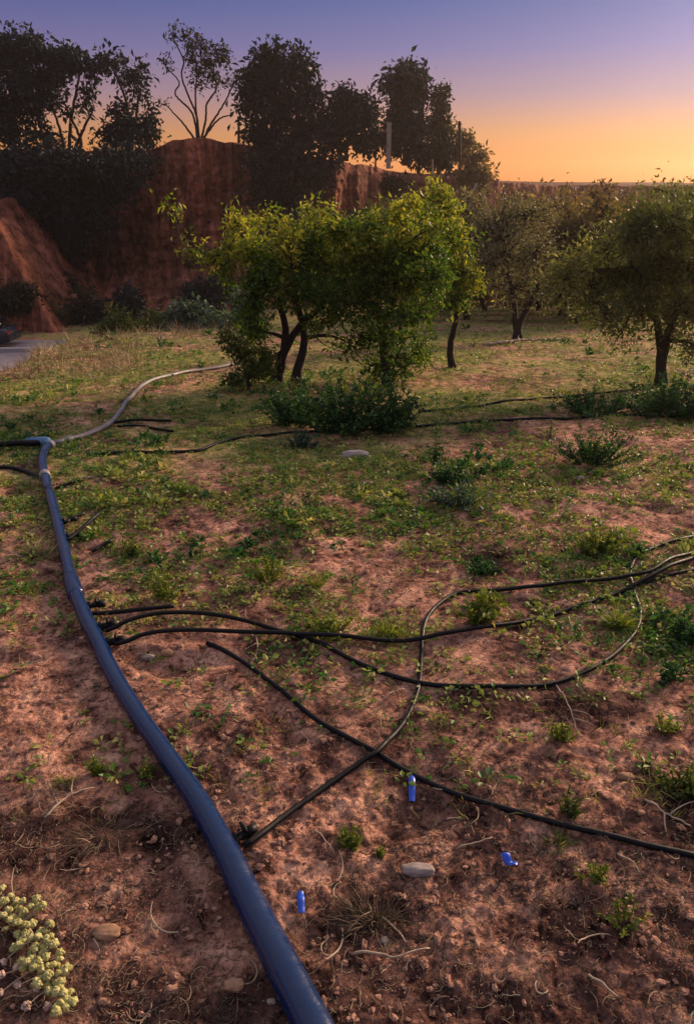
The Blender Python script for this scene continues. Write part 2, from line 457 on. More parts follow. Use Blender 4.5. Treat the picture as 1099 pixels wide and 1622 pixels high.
def road():
    m, nt, bs = new_mat('road_surface')
    P = geo_pos(nt)
    c = ramp(nt, noise_node(nt, P, 1.2, 6), [(0.3, (0.16, 0.13, 0.15)), (0.7, (0.26, 0.21, 0.23))])
    nt.links.new(c, bs.inputs['Base Color']); bs.inputs['Roughness'].default_value = 0.8
    xs = np.linspace(-70, 30, 201); ts = np.linspace(0, 1, 14)
    X = np.repeat(xs[:, None], 14, 1)
    y0 = 32.2 + 0.02 * (xs + 17); Y = y0[:, None] + ts[None] * 8.2
    Z = base_z(X, Y) + bumps(X, Y) * 0.2 + 0.16
    n = len(xs)
    V = np.stack([X, Y, Z], -1).reshape(-1, 3)
    i = np.arange(n - 1)[:, None] * 14; j = np.arange(13)[None]
    Q = np.stack([i + j, i + 14 + j, i + 14 + j + 1, i + j + 1], -1).reshape(-1, 4)
    tag(link_mesh('road', V, [Q], m, smooth=True), kind='structure')
    # low kerb of pale stone along the far lane
    mb = MB()
    k, nt2, bs2 = new_mat('kerb_concrete'); bs2.inputs['Base Color'].default_value = (0.30, 0.27, 0.28, 1); bs2.inputs['Roughness'].default_value = 0.85
    yk = 37.3 + 0.02 * (xs + 17)
    A = np.stack([xs, yk, base_z(xs, yk) + 0.16], 1)
    for dy, dz in ((0, 0.0), (0, 0.16), (0.3, 0.16), (0.3, 0.0)):
        pass
    V = np.concatenate([A + [0, 0, 0], A + [0, 0, 0.17], A + [0, 0.32, 0.17], A + [0, 0.32, 0]])
    n = len(xs); q = []
    for s in range(3):
        a = np.arange(n - 1) + s * n
        q.append(np.stack([a, a + 1, a + 1 + n, a + n], 1))
    tag(link_mesh('kerb', V, [np.vstack(q)], k), kind='structure')
road()

# ------------------------------------------------------------------ cliff
def cliff_material():
    m, nt, bs = new_mat('red_earth_cliff')
    P = geo_pos(nt)
    mp = nt.nodes.new('ShaderNodeMapping'); mp.inputs['Scale'].default_value = (1.3, 0.6, 0.16)
    nt.links.new(P, mp.inputs['Vector'])
    mp2 = nt.nodes.new('ShaderNodeMapping'); mp2.inputs['Scale'].default_value = (0.15, 0.15, 1.3)
    nt.links.new(P, mp2.inputs['Vector'])
    n1 = noise_node(nt, mp.outputs[0], 1.3, 7, 0.6, 0.6)
    n2 = noise_node(nt, mp2.outputs[0], 1.1, 6, 0.6)
    n3 = noise_node(nt, P, 0.35, 4)
    c = ramp(nt, n1, [(0.34, (0.080, 0.034, 0.028)), (0.5, (0.30, 0.115, 0.080)), (0.66, (0.52, 0.215, 0.145))])
    c = mixc(nt, 1.0, c, ramp(nt, n2, [(0.35, (0.8, 0.75, 0.75)), (0.6, (1.08, 1.05, 1.03))]), 'MULTIPLY')
    c = mixc(nt, 1.0, c, ramp(nt, n3, [(0.35, (0.6, 0.62, 0.6)), (0.6, (1.1, 1.05, 1.0))]), 'MULTIPLY')
    nt.links.new(c, bs.inputs['Base Color']); bs.inputs['Roughness'].default_value = 0.95; bs.inputs['Specular IOR Level'].default_value = 0.1
    n6 = noise_node(nt, P, 2.2, 9, 0.7, 0.5)
    c2 = mixc(nt, 1.0, c, ramp(nt, n6, [(0.36, (0.35, 0.33, 0.33)), (0.5, (1, 1, 1)), (0.7, (1.25, 1.2, 1.15))]), 'MULTIPLY')
    nt.links.new(c2, bs.inputs['Base Color'])
    bump(nt, bs, math_node(nt, 'ADD', math_node(nt, 'ADD', n1, n6), math_node(nt, 'MULTIPLY', n2, 0.5)), 0.45, 0.9)
    return m
M_CLIFF = cliff_material()
CLY = 60.0
_tp = [(-420, 225), (-100, 232), (0, 238), (150, 238), (245, 237), (280, 226), (320, 219), (345, 221), (385, 228), (450, 238), (530, 252), (600, 260),
       (655, 270), (700, 272), (745, 268), (775, 274), (810, 283), (860, 289), (940, 291.5), (1060, 292.5), (1300, 294)]
_tx = np.array([W(u, v, CLY)[0] for u, v in _tp]); _tz = np.array([W(u, v, CLY)[2] for u, v in _tp])
def cliff_foot(x): return 55.0 + 1.6 * perlin(x * 0.13, 3.3) + 3.0 * sstep(-12, 8, x) + 5 * sstep(8, 25, x)
def cliff():
    xs = np.arange(-44, 44, 0.10); nv = 130
    zt = np.interp(xs, _tx, _tz) + 0.25 * fbm(xs * 0.5, 0 * xs + 2, 4) - 0.1
    zb = np.full_like(xs, -6.6)
    t = np.linspace(0, 1, nv)
    X = np.repeat(xs[:, None], nv, 1)
    Z = zb[:, None] + (zt - zb)[:, None] * t[None]
    foot = cliff_foot(xs)[:, None]
    talus = 3.0 * (1 - sstep(0, 0.28, t))[None]
    gul = (0.35 - np.abs(fbm(X * 0.55, Z * 0.05, 2))) * 1.3 + 0.55 * (0.3 - np.abs(perlin(X * 1.9 + .5 * perlin(X, Z), Z * 0.10))) + 0.20 * fbm(X * 4.5, Z * 0.5, 3) + 0.45 * fbm(X * 1.1, Z * 1.1 + 9, 5, .6) + 0.30 * np.abs(perlin(X * .35 + 2, Z * 1.5 + .6 * perlin(X * .4, Z)))
    Y = foot + (2.8 + 5.0 * sstep(-3, 4, X)) * t[None] - talus * 1.2 + gul * (0.25 + np.sin(np.pi * np.clip(t, 0, .93))[None])
    nb = 40
    s = np.linspace(0.02, 1, nb)
    Xb = np.repeat(xs[:, None], nb, 1)
    Yb = Y[:, -1:] + 45 * s[None] ** 1.6
    Zb = zt[:, None] + 0.0 * s - 2.2 * s[None] ** 2 + 0.12 * fbm(Xb * 0.6, Yb * 0.6, 3)
    X = np.hstack([X, Xb]); Y = np.hstack([Y, Yb]); Z = np.hstack([Z, Zb])
    n, m = X.shape
    V = np.stack([X, Y, Z], -1).reshape(-1, 3)
    i = np.arange(n - 1)[:, None] * m; j = np.arange(m - 1)[None]
    Q = np.stack([i + j, i + m + j, i + m + j + 1, i + j + 1], -1).reshape(-1, 4)
    tag(link_mesh('cliff', V, [Q], M_CLIFF, smooth=True), kind='structure')
    # nearer spur of the same red earth at the far left
    xs = np.linspace(-40, -14, 220); ys = np.linspace(40, 56, 120)
    X, Y = np.meshgrid(xs, ys, indexing='ij')
    x0 = W(-5, 320, 48)[0]; z0 = W(0, 318, 48)[2]
    H = z0 - 1.75 * np.clip(X - x0, 0, None) - 0.03 * (x0 - X)
    H = np.minimum(H, z0 + 1.5)
    H = np.minimum(H, -6.5 + (Y - 43.5 + 0.9 * np.abs(fbm(X * 0.6, Y * 0.1, 3))) * 2.6)
    H = H + 0.35 * fbm(X * 0.6, Y * 0.6, 4)
    H = np.maximum(H, -6.9)
    n, m = X.shape
    V = np.stack([X, Y, H], -1).reshape(-1, 3)
    i = np.arange(n - 1)[:, None] * m; j = np.arange(m - 1)[None]
    Q = np.stack([i + j, i + m + j, i + m + j + 1, i + j + 1], -1).reshape(-1, 4)
    tag(link_mesh('earth_bank', V, [Q], M_CLIFF, smooth=True), kind='structure')
cliff()

def hills():
    m, nt, bs = new_mat('far_brown_hills')
    P = geo_pos(nt)
    c = ramp(nt, noise_node(nt, P, 0.03, 6), [(0.35, (0.060, 0.026, 0.014)), (0.65, (0.11, 0.050, 0.026))])
    nt.links.new(c, bs.inputs['Base Color']); bs.inputs['Roughness'].default_value = 1.0; bs.inputs['Specular IOR Level'].default_value = 0.0
    xs = np.linspace(-440, 560, 400); ys = np.linspace(120, 415, 90)
    X, Y = np.meshgrid(xs, ys, indexing='ij')
    ridge = CAM_H + (293 - 291.3) / FPX * 330
    H = -5.2 + (ridge + 5.2) * sstep(120, 330, Y)
    H += 0.9 * fbm(X * 0.012, Y * 0.010, 4) * sstep(120, 330, Y)
    # long shoulder that climbs to the left, behind the cliff's end
    H += 1.1 * (1 - sstep(45, 130, X)) * sstep(150, 260, Y)
    n, mm = X.shape
    V = np.stack([X, Y, H], -1).reshape(-1, 3)
    i = np.arange(n - 1)[:, None] * mm; j = np.arange(mm - 1)[None]
    Q = np.stack([i + j, i + mm + j, i + mm + j + 1, i + j + 1], -1).reshape(-1, 4)
    tag(link_mesh('hills', V, [Q], m, smooth=True), kind='structure')
hills()

# ------------------------------------------------------------------ trees
def curve_pts(a, b, n=6, sag=0.12, bias=None):
    t = np.linspace(0, 1, n)[:, None]
    L = np.linalg.norm(b - a)
    off = rng.normal(size=3) * sag * L
    if bias is not None: off = off + bias * L
    return a * (1 - t) + b * t + off * (4 * t * (1 - t)) * 0.5
def tree(name, label, group, base, trunks, blobs, leaf_m, bark=M_BARK, leafL=(0.05, 0.08), leafW=0.45, nleaf=18, spread=0.05,
         trunk_r=0.05, twig_r=0.004, droop=0.2, colbias=0.0, cat='tree', limb_r=0.5, twigsides=3, rspread=0.55):
    """trunks: polylines (k,3); blobs: (centre, radii(3), ntwigs[, material])"""
    base = np.asarray(base, float)
    t = thing(name, tuple(base), label, cat, group)
    wood = MB(); skel = []
    for P in trunks:
        P = np.asarray(P, float)
        C = catmull(P, max(0.08, trunk_r * 1.5))
        rad = np.linspace(trunk_r, trunk_r * 0.42, len(C)); rad[:2] *= 1.25
        C[1:-1] += rng.normal(size=(len(C) - 2, 3)) * trunk_r * 0.12
        wood.tube(C, rad, 9)
        for c, r_ in zip(C[len(C) // 3:], rad[len(C) // 3:]): skel.append((c, r_))
    crowns = {}
    for bl in blobs:
        c, rr, nt_ = np.asarray(bl[0], float), np.asarray(bl[1], float), bl[2]
        lm = bl[3] if len(bl) > 3 else leaf_m
        S = np.array([s[0] for s in skel]); Rr = np.array([s[1] for s in skel])
        k = np.argmin(np.linalg.norm(S - c, axis=1) + 0.35 * np.abs(np.minimum(0, c[2] - S[:, 2])))
        limb = curve_pts(S[k], c, 9, 0.10, np.array([0, 0, 0.08]))
        lr = np.linspace(Rr[k] * limb_r * 1.3, max(twig_r * 1.5, Rr[k] * 0.18), 9)
        wood.tube(limb, lr, 6)
        for p, q in zip(limb[2:], lr[2:]): skel.append((p, q))
        lp = limb[2:]
        ends = rng.normal(size=(nt_, 3)); 
        ends = np.where(rng.random((nt_, 1)) < 0.5, unit(ends) * (rng.random((nt_, 1)) ** rspread), ends * 0.54 / np.maximum(1, np.linalg.norm(ends * 0.54, axis=1, keepdims=True))) * rr + c
        Pl, Dl = [], []
        for e in ends:
            q = lp[rng.integers(0, len(lp))] if rng.random() < 0.5 else lp[np.argmin(np.linalg.norm(lp - e, axis=1))]
            tw = curve_pts(q, e, 6, 0.14)
            wood.tube(tw, np.linspace(twig_r * 1.6, twig_r * 0.6, 6), twigsides, cap=False)
            f = 0.25 + 0.75 * rng.random(nleaf) ** 0.7
            x = f * 5; i0 = np.minimum(x.astype(int), 4); fr = (x - i0)[:, None]
            pos = tw[i0] * (1 - fr) + tw[i0 + 1] * fr + rng.normal(size=(nleaf, 3)) * spread
            d = unit(unit(e - q) * 0.55 + rng.normal(size=(nleaf, 3)) * 0.75 + np.array([0, 0, -droop]))
            Pl.append(pos); Dl.append(d)
        Pl = np.vstack(Pl); Dl = np.vstack(Dl); n = len(Pl)
        L = rng.uniform(leafL[0], leafL[1], n)
        clump = fbm(Pl[:, 0] * 1.1 / spread * 0.06 + 5, Pl[:, 2] * 1.1 / spread * 0.06 + Pl[:, 1], 2)
        L = L * np.where(rng.random(n) < .25, rng.uniform(1.1, 1.6, n), rng.uniform(.55, 1.1, n))
        r = np.clip(0.42 + colbias + 0.45 * clump + rng.normal(size=n) * 0.17, 0, 1)
        if lm is L_YELLOW: r = np.clip(r * .65 + .43, 0, 1); lm = leaf_m
        mb = crowns.setdefault(lm.name, (MB(), lm))[0]
        leaves(mb, Pl, Dl, L, L * leafW, r)
    wood.build('trunk', bark, t, True, tuple(base))
    for k, (mb, lm) in enumerate(crowns.values()):
        mb.build('crown' if k == 0 else 'young_shoots', lm, t, False, tuple(base))
    return t
def PB(lst, y, dy=0.6, fill=1.0):
    """blobs given in photo pixels (u, v, ru, rv, twigs[, mat[, y offset]]) turned into metres at distance y"""
    out = []
    for b in lst:
        u, v, ru, rv, n = b[:5]
        yo = b[6] if len(b) > 6 else rng.uniform(-dy, dy) * 0.5
        c = W(u, v, y + yo); pxm = math.hypot(*(c - np.array([0, 0, CAM_H]))[1:]) / FPX * 1.0
        rx = ru * pxm * 1.08; rz = rv * pxm * 1.08; n = int(n * fill)
        e = [c, (rx, min(max(rx, rz * 0.6), dy * 1.6), rz), n]
        if len(b) > 5 and b[5] is not None: e.append(b[5])
        out.append(e)
    return out
def PT(lst, y, yo=None, base=None):
    P = [W(u, v, y + (yo[i] if yo else 0)) for i, (u, v) in enumerate(lst)]
    return np.array(P)
def sunk(p, d=0.06): q = np.array(p, float); q[2] -= d; return q

# -- the main fruit tree in the middle
b1 = G(452, 606)
y1 = b1[1]
tree('fruit_tree', 'leafy green fruit tree with forked dark trunks and yellow shoots reaching left', 'orchard trees in the field', b1,
     [np.vstack([sunk(b1 + [-.12, .0, 0]), PT([(440, 585), (449, 555), (452, 520), (440, 475), (425, 435)], y1)]),
      np.vstack([sunk(b1 + [-.08, .03, 0]), PT([(447, 570), (462, 535), (486, 505), (520, 480), (545, 440)], y1)]),
      np.vstack([sunk(b1 + [.12, -.05, 0]), PT([(471, 585), (480, 555), (482, 520), (470, 480), (480, 420)], y1)])],
     PB([(430, 425, 45, 45, 38), (480, 405, 50, 38, 44), (520, 430, 56, 45, 44), (470, 455, 60, 40, 34), (560, 408, 36, 38, 22),
         (500, 362, 44, 22, 20, L_YELLOW), (455, 375, 35, 26, 16, L_YELLOW), (500, 500, 40, 16, 6), (395, 530, 26, 30, 10), (415, 575, 20, 24, 7), (545, 540, 24, 26, 5), (405, 440, 35, 30, 20), (395, 475, 30, 28, 12),
         (545, 370, 35, 25, 20), (390, 400, 30, 26, 12, L_YELLOW), (372, 352, 12, 20, 7, L_YELLOW), (402, 358, 8, 16, 4, L_YELLOW), (362, 395, 18, 18, 7, L_YELLOW), (335, 412, 16, 9, 5, L_YELLOW), (312, 392, 6, 10, 1, L_YELLOW),
          (290, 398, 8, 6, 1, L_YELLOW), (294, 372, 6, 6, 1, L_YELLOW), (279, 347, 5, 7, 1, L_YELLOW), (267, 322, 4, 5, 1, L_YELLOW), (515, 470, 50, 24, 22), (565, 450, 44, 40, 34), (540, 490, 34, 26, 10), (410, 400, 40, 34, 18), (360, 430, 24, 26, 7), (575, 430, 36, 34, 18), (540, 365, 24, 18, 7), (400, 510, 26, 40, 14), (520, 510, 40, 26, 8), (430, 345, 16, 18, 4, L_YELLOW), (485, 330, 14, 14, 5, L_YELLOW), (520, 335, 14, 16, 5, L_YELLOW)], y1, 0.9, 1.15),
     L_CITRUS, leafL=(0.036, 0.066), nleaf=34, spread=0.055, trunk_r=0.055, twig_r=0.005)
# -- suckers and low foliage on its left
b = G(395, 620)
tree('shrub', 'low loose green shrub left of the forked fruit tree trunks', None, b, [np.vstack([sunk(b), W(392, 590, b[1]), W(388, 560, b[1])])],
     PB([(380, 560, 26, 38, 22), (405, 590, 28, 24, 22), (372, 605, 20, 16, 12), (420, 560, 20, 26, 14), (360, 540, 14, 22, 8)], b[1], 0.5), L_OLIVE,
     leafL=(0.035, 0.065), nleaf=20, spread=0.035, trunk_r=0.02, twig_r=0.003, cat='shrub')
b2 = G(612, 612); y2 = b2[1] + 0.1
tree('fruit_tree', 'dense green fruit tree standing right behind the dark weed bank', 'orchard trees in the field', b2,
     [np.vstack([sunk(b2), PT([(612, 585), (606, 550), (612, 510), (625, 450), (630, 400)], y2)])],
     PB([(605, 412, 44, 36, 36), (650, 395, 46, 34, 36), (610, 450, 55, 34, 34), (655, 440, 50, 42, 40), (590, 495, 40, 24, 14), (640, 500, 40, 24, 13),
         (615, 545, 30, 26, 9), (690, 400, 30, 40, 24), (690, 360, 28, 22, 12, L_YELLOW), (640, 365, 34, 18, 10, L_YELLOW), (605, 525, 44, 22, 10), (655, 570, 24, 24, 7), (575, 365, 30, 22, 12), (610, 580, 40, 18, 9),
         (575, 535, 24, 26, 8), (665, 490, 40, 26, 14), (560, 460, 40, 34, 20), (690, 440, 36, 40, 20), (645, 535, 34, 20, 7), (585, 395, 26, 24, 9), (600, 600, 50, 22, 10), (670, 545, 26, 30, 8), (640, 590, 24, 24, 8), (580, 345, 18, 14, 5, L_YELLOW), (625, 335, 22, 14, 7, L_YELLOW), (655, 320, 16, 18, 6, L_YELLOW)], y2, 0.9, 1.05),
     L_CITRUS, leafL=(0.036, 0.066), nleaf=34, spread=0.055, trunk_r=0.05, twig_r=0.005)
b3 = G(716, 582); y3 = b3[1]
tree('fruit_tree', 'slim yellow-green fruit tree with a bare leaning trunk in the middle', 'orchard trees in the field', b3,
     [np.vstack([sunk(b3), PT([(713, 560), (716, 530), (724, 495), (720, 440), (705, 380)], y3)])],
     PB([(700, 330, 32, 34, 30, L_YELLOW), (695, 300, 22, 22, 12, L_YELLOW), (720, 380, 34, 34, 34), (690, 370, 34, 40, 30), (730, 430, 32, 34, 30, L_OLIVE), (700, 440, 36, 34, 28),
         (725, 475, 26, 22, 16), (750, 445, 16, 20, 8, L_YELLOW), (678, 340, 24, 24, 12)], y3, 0.8),
     L_CITRUS, leafL=(0.036, 0.066), nleaf=30, spread=0.06, trunk_r=0.05, twig_r=0.005, colbias=0.08)
b4 = G(818, 538); y4 = b4[1]
tree('fruit_tree', 'grey-brown half dry fruit tree with forked trunk between the green ones', 'orchard trees in the field', b4,
     [np.vstack([sunk(b4), PT([(816, 515), (815, 490), (808, 450), (800, 400)], y4)]), np.vstack([sunk(b4 + [.05, 0, 0]), PT([(822, 515), (835, 490), (850, 455), (855, 400)], y4)])],
     PB([(790, 350, 45, 40, 50), (830, 340, 45, 36, 46), (800, 400, 50, 40, 54), (850, 400, 42, 44, 46), (820, 450, 50, 30, 40), (770, 420, 28, 44, 26), (765, 370, 22, 34, 16), (870, 455, 30, 26, 20)], y4, 1.0),
     L_GREY, leafL=(0.04, 0.075), nleaf=24, spread=0.12, trunk_r=0.06, twig_r=0.007)
b5 = G(1045, 610); y5 = b5[1]
tree('fruit_tree', 'large olive-green fruit tree with straight dark trunk at right edge', 'orchard trees in the field', b5,
     [np.vstack([sunk(b5), PT([(1045, 580), (1046, 555), (1038, 510), (1020, 460), (1000, 410)], y5)]),
      np.vstack([sunk(b5 + [.03, 0, 0]), PT([(1048, 580), (1052, 550), (1068, 500), (1080, 440), (1075, 380)], y5)])],
     PB([(1060, 350, 55, 40, 60), (1100, 360, 50, 44, 50), (1010, 370, 45, 40, 46), (1040, 420, 60, 45, 66), (1100, 430, 55, 50, 56), (985, 430, 45, 40, 42), (1010, 480, 45, 34, 40),
         (1075, 490, 50, 34, 42), (900, 440, 34, 22, 22, L_YELLOW), (940, 430, 34, 30, 26), (930, 470, 34, 24, 22), (955, 495, 30, 20, 14), (1120, 490, 40, 34, 24), (1060, 530, 30, 16, 10),
         (965, 385, 30, 30, 18), (1075, 318, 30, 18, 12), (890, 465, 34, 24, 12, L_YELLOW), (915, 410, 28, 20, 9, L_YELLOW), (985, 525, 34, 22, 9), (1100, 545, 30, 24, 12), (1005, 335, 20, 24, 7), (925, 500, 30, 20, 8), (1040, 300, 10, 14, 3)], y5, 0.8),
     L_OLIVEG, leafL=(0.034, 0.062), nleaf=32, spread=0.09, trunk_r=0.055, twig_r=0.005)

# -- orchard rows beyond
def simple_tree(u, y, h, wd, leaf, label, group, n=10, tw=44, lL=(0.10, 0.17), bark=M_BARK, name='fruit_tree', cat='tree', th=0.24, nleaf=16):
    h *= 1.0; x = (u - 549.5) / FPX * (y * CP + (CAM_H + 2.7) * SP); b = np.array([x, y, float(gz(x, y))])
    top = b + [0, 0, h]
    bl = []
    for k in range(n):
        a = rng.random() * 6.28; rr = wd * 0.32 * rng.random() ** 0.5; z = rng.uniform(th - 0.02, 0.84)
        s = wd * rng.uniform(0.22, 0.32)
        bl.append([b + [math.cos(a) * rr * 1.5, math.sin(a) * rr, z * h], (s, s, s * 0.9 * h / wd), tw])
    j = rng.normal(size=2) * 0.12
    return tree(name, label, group, b, [np.array([sunk(b), b + [j[0], j[1] * .3, h * .18], b + [j[0] * .4, 0, h * th], b + [-j[0], 0, h * .55]])], bl, leaf, bark,
         leafL=lL, nleaf=nleaf, spread=0.10, trunk_r=0.07, twig_r=0.010, cat=cat)
rows = [(880, 21, 3.3, 3.0, L_BROWN, 'reddish brown orchard tree behind the grey half dry tree'),
        (955, 23, 3.4, 3.0, L_BROWN, 'brown orchard tree left of the big right-hand tree'),
        (650, 22, 3.0, 2.8, L_OLIVE, 'olive orchard tree glimpsed behind the dense green tree'),
        (765, 24, 3.5, 3.2, L_BROWN, 'grey orchard tree behind the slim yellow-green one'),
        (1040, 24, 3.6, 3.2, L_OLIVE, 'olive orchard tree hidden behind the right-edge tree'),
        (830, 28, 3.9, 3.6, L_BROWN, 'rusty orchard tree in the second row behind the half dry tree'),
        (915, 29, 4.0, 3.6, L_BROWN, 'rusty brown orchard tree in the back row under the horizon'),
        (995, 30, 4.1, 3.8, L_GREY, 'grey-brown back row tree left of the right-edge crown'),
        (700, 31, 4.0, 3.8, L_GREY, 'grey back row tree behind the yellow shoots'),
        (770, 36, 4.2, 4.4, L_BROWN, 'farthest brown tree right of the cliff foot'),
        (860, 37, 4.2, 4.6, L_BROWN, 'farthest brown tree under the glow'),
        (950, 38, 4.3, 4.6, L_BROWN, 'farthest rusty tree between the brown ones'),
        (1060, 38, 4.4, 4.6, L_OLIVE, 'farthest olive tree behind the right-edge crown'),
        (900, 18.5, 2.9, 2.7, L_BROWN, 'yellowish orchard tree between the half dry tree and the big right one'),
        (970, 19.5, 3.1, 3.0, L_BROWN, 'brownish tree just left behind the big right-hand crown'),
        (735, 19.5, 2.9, 2.6, L_GREY, 'silvery tree between the slim tree and the half dry tree'),
        (850, 24, 3.6, 3.6, L_BROWN, 'brown tree directly behind the half dry tree fork'),
        (600, 27, 3.0, 3.2, L_OLIVE, 'olive tree showing between the two middle trunks'),
        (1150, 30, 4.1, 3.8, L_OLIVE, 'olive tree cut by the right edge behind the big one')]
for r_ in rows:
    simple_tree(r_[0], r_[1], r_[2], r_[3], r_[4], r_[5], 'orchard trees in the rows beyond')

# -- trees on and under the cliff
CLG = 'trees along the cliff'
def ctree(name, label, y, base_uv, trunks, blobs, leaf=L_DARK, **k):
    b = W(base_uv[0], base_uv[1], y)
    kw = dict(leafL=(0.24, 0.42), nleaf=24, spread=0.28, trunk_r=0.14, twig_r=0.025, leafW=0.5)
    kw.update(k)
    return tree(name, label, CLG, b, [PT(t, y) for t in trunks], PB(blobs, y, 1.7, 1.2), leaf, **kw)
Y0 = 57.5
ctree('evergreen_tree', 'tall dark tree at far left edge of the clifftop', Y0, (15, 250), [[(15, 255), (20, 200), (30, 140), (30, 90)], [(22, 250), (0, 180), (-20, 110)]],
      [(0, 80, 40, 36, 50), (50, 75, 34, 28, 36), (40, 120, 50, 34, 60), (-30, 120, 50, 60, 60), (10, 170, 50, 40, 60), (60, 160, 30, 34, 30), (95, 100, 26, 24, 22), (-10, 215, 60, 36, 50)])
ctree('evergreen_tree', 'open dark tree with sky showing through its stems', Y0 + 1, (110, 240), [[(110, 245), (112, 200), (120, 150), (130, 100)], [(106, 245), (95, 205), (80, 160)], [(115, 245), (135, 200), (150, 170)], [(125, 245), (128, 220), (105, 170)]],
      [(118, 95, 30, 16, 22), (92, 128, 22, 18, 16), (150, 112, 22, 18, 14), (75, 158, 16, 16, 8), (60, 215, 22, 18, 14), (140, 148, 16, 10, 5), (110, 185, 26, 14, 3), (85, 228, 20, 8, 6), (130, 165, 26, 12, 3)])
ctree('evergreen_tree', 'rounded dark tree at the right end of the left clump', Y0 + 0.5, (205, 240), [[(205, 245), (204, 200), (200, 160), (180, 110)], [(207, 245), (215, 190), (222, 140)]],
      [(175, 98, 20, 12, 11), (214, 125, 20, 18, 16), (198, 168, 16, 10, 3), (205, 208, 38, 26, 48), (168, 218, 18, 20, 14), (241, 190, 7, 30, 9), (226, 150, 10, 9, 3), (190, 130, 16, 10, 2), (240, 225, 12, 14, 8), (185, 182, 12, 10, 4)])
ctree('bare_tree', 'thin nearly bare tree with tufts of leaves on the cliff crest', Y0, (316, 222),
      [[(316, 226), (312, 185), (300, 155), (288, 120), (291, 95), (276, 62), (275, 42)], [(318, 226), (326, 190), (328, 165), (343, 140), (338, 112), (344, 85)], [(314, 226), (305, 180), (278, 150), (284, 130), (262, 105)],
       [(320, 226), (335, 195), (355, 165), (372, 130), (385, 120)], [(316, 224), (310, 160), (312, 110), (305, 75)], [(318, 226), (345, 190), (368, 182)], [(312, 226), (290, 195), (262, 165)]],
      [(318, 72, 12, 12, 12), (345, 78, 14, 8, 10), (352, 92, 12, 7, 8), (305, 88, 8, 14, 10), (328, 96, 14, 12, 14), (318, 112, 14, 9, 10), (338, 118, 12, 10, 10), (300, 56, 9, 6, 6), (264, 100, 10, 4, 6), (277, 43, 8, 3, 4),
       (312, 134, 10, 6, 5), (374, 122, 7, 6, 5), (388, 118, 6, 12, 6), (362, 134, 8, 5, 3), (273, 58, 4, 8, 3), (296, 70, 6, 5, 3), (340, 138, 6, 5, 2), (372, 150, 10, 6, 2), (258, 165, 8, 4, 2)],
      L_DARK2, trunk_r=0.085, twig_r=0.018, spread=0.22, leafL=(0.16, 0.30), nleaf=14, limb_r=0.4)
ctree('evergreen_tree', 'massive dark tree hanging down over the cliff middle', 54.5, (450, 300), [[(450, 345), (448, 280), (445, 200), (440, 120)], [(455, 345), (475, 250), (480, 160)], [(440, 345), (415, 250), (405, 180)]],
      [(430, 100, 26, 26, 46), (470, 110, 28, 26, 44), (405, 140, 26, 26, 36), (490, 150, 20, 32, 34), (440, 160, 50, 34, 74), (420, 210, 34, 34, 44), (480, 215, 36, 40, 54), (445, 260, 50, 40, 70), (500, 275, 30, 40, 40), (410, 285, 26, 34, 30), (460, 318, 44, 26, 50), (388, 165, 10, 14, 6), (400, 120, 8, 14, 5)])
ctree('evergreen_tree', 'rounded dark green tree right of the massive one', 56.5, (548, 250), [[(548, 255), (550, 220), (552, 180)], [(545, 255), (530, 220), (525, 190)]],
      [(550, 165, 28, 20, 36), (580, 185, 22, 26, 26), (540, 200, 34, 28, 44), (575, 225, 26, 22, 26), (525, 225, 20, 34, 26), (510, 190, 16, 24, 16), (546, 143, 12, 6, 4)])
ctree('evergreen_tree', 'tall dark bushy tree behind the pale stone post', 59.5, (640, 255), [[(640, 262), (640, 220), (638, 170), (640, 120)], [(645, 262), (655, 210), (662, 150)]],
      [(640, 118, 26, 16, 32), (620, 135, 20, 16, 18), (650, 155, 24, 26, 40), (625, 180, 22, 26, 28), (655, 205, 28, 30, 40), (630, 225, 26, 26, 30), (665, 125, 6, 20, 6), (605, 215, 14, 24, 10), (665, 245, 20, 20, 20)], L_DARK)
ctree('conical_tree', 'narrow cone-shaped tree tapering to a wispy tip', 60.5, (695, 268), [[(695, 275), (696, 220), (697, 170), (699, 138)]],
      [(699, 146, 4, 10, 6), (697, 168, 7, 14, 12), (695, 195, 13, 18, 22), (692, 222, 20, 20, 32), (692, 250, 26, 20, 34), (712, 240, 12, 22, 12)], L_DARK2)
ctree('sapling', 'sparse young tree beside the thin pole at the cliff end', 62, (737, 262), [[(737, 275), (738, 235), (739, 212)]],
      [(738, 222, 6, 12, 8), (735, 245, 10, 14, 14), (722, 235, 5, 26, 8), (716, 210, 3, 14, 4)], L_BROWN, trunk_r=0.1)
ctree('shrub', 'reddish brown shrub at the sloping end of the cliff', 58.5, (752, 290), [[(752, 296), (750, 270), (748, 245)], [(756, 296), (764, 265)]],
      [(748, 275, 18, 18, 24), (765, 275, 12, 20, 18), (750, 248, 5, 12, 6), (735, 285, 12, 10, 10), (762, 250, 5, 10, 4)], L_BROWN, trunk_r=0.08, cat='shrub')
# dark growth hanging down the left face
ctree('evergreen_tree', 'black-green tree growing against the left cliff face', 52.5, (60, 430), [[(60, 440), (62, 380), (64, 310), (60, 260)], [(64, 440), (110, 350), (120, 290)]],
      [(20, 260, 50, 34, 60), (90, 262, 50, 30, 60), (60, 310, 56, 36, 76), (110, 320, 44, 40, 56), (20, 300, 34, 26, 30), (75, 360, 44, 30, 50), (125, 375, 34, 34, 34), (90, 400, 30, 22, 20)])
ctree('evergreen_tree', 'dark tree hugging the cliff right of the black-green one', 53.5, (165, 380), [[(165, 420), (163, 350), (160, 280)], [(165, 420), (190, 330), (200, 260)]],
      [(160, 262, 44, 24, 50), (205, 258, 36, 20, 36), (160, 300, 40, 34, 50), (200, 290, 26, 24, 22), (155, 345, 30, 30, 26)])
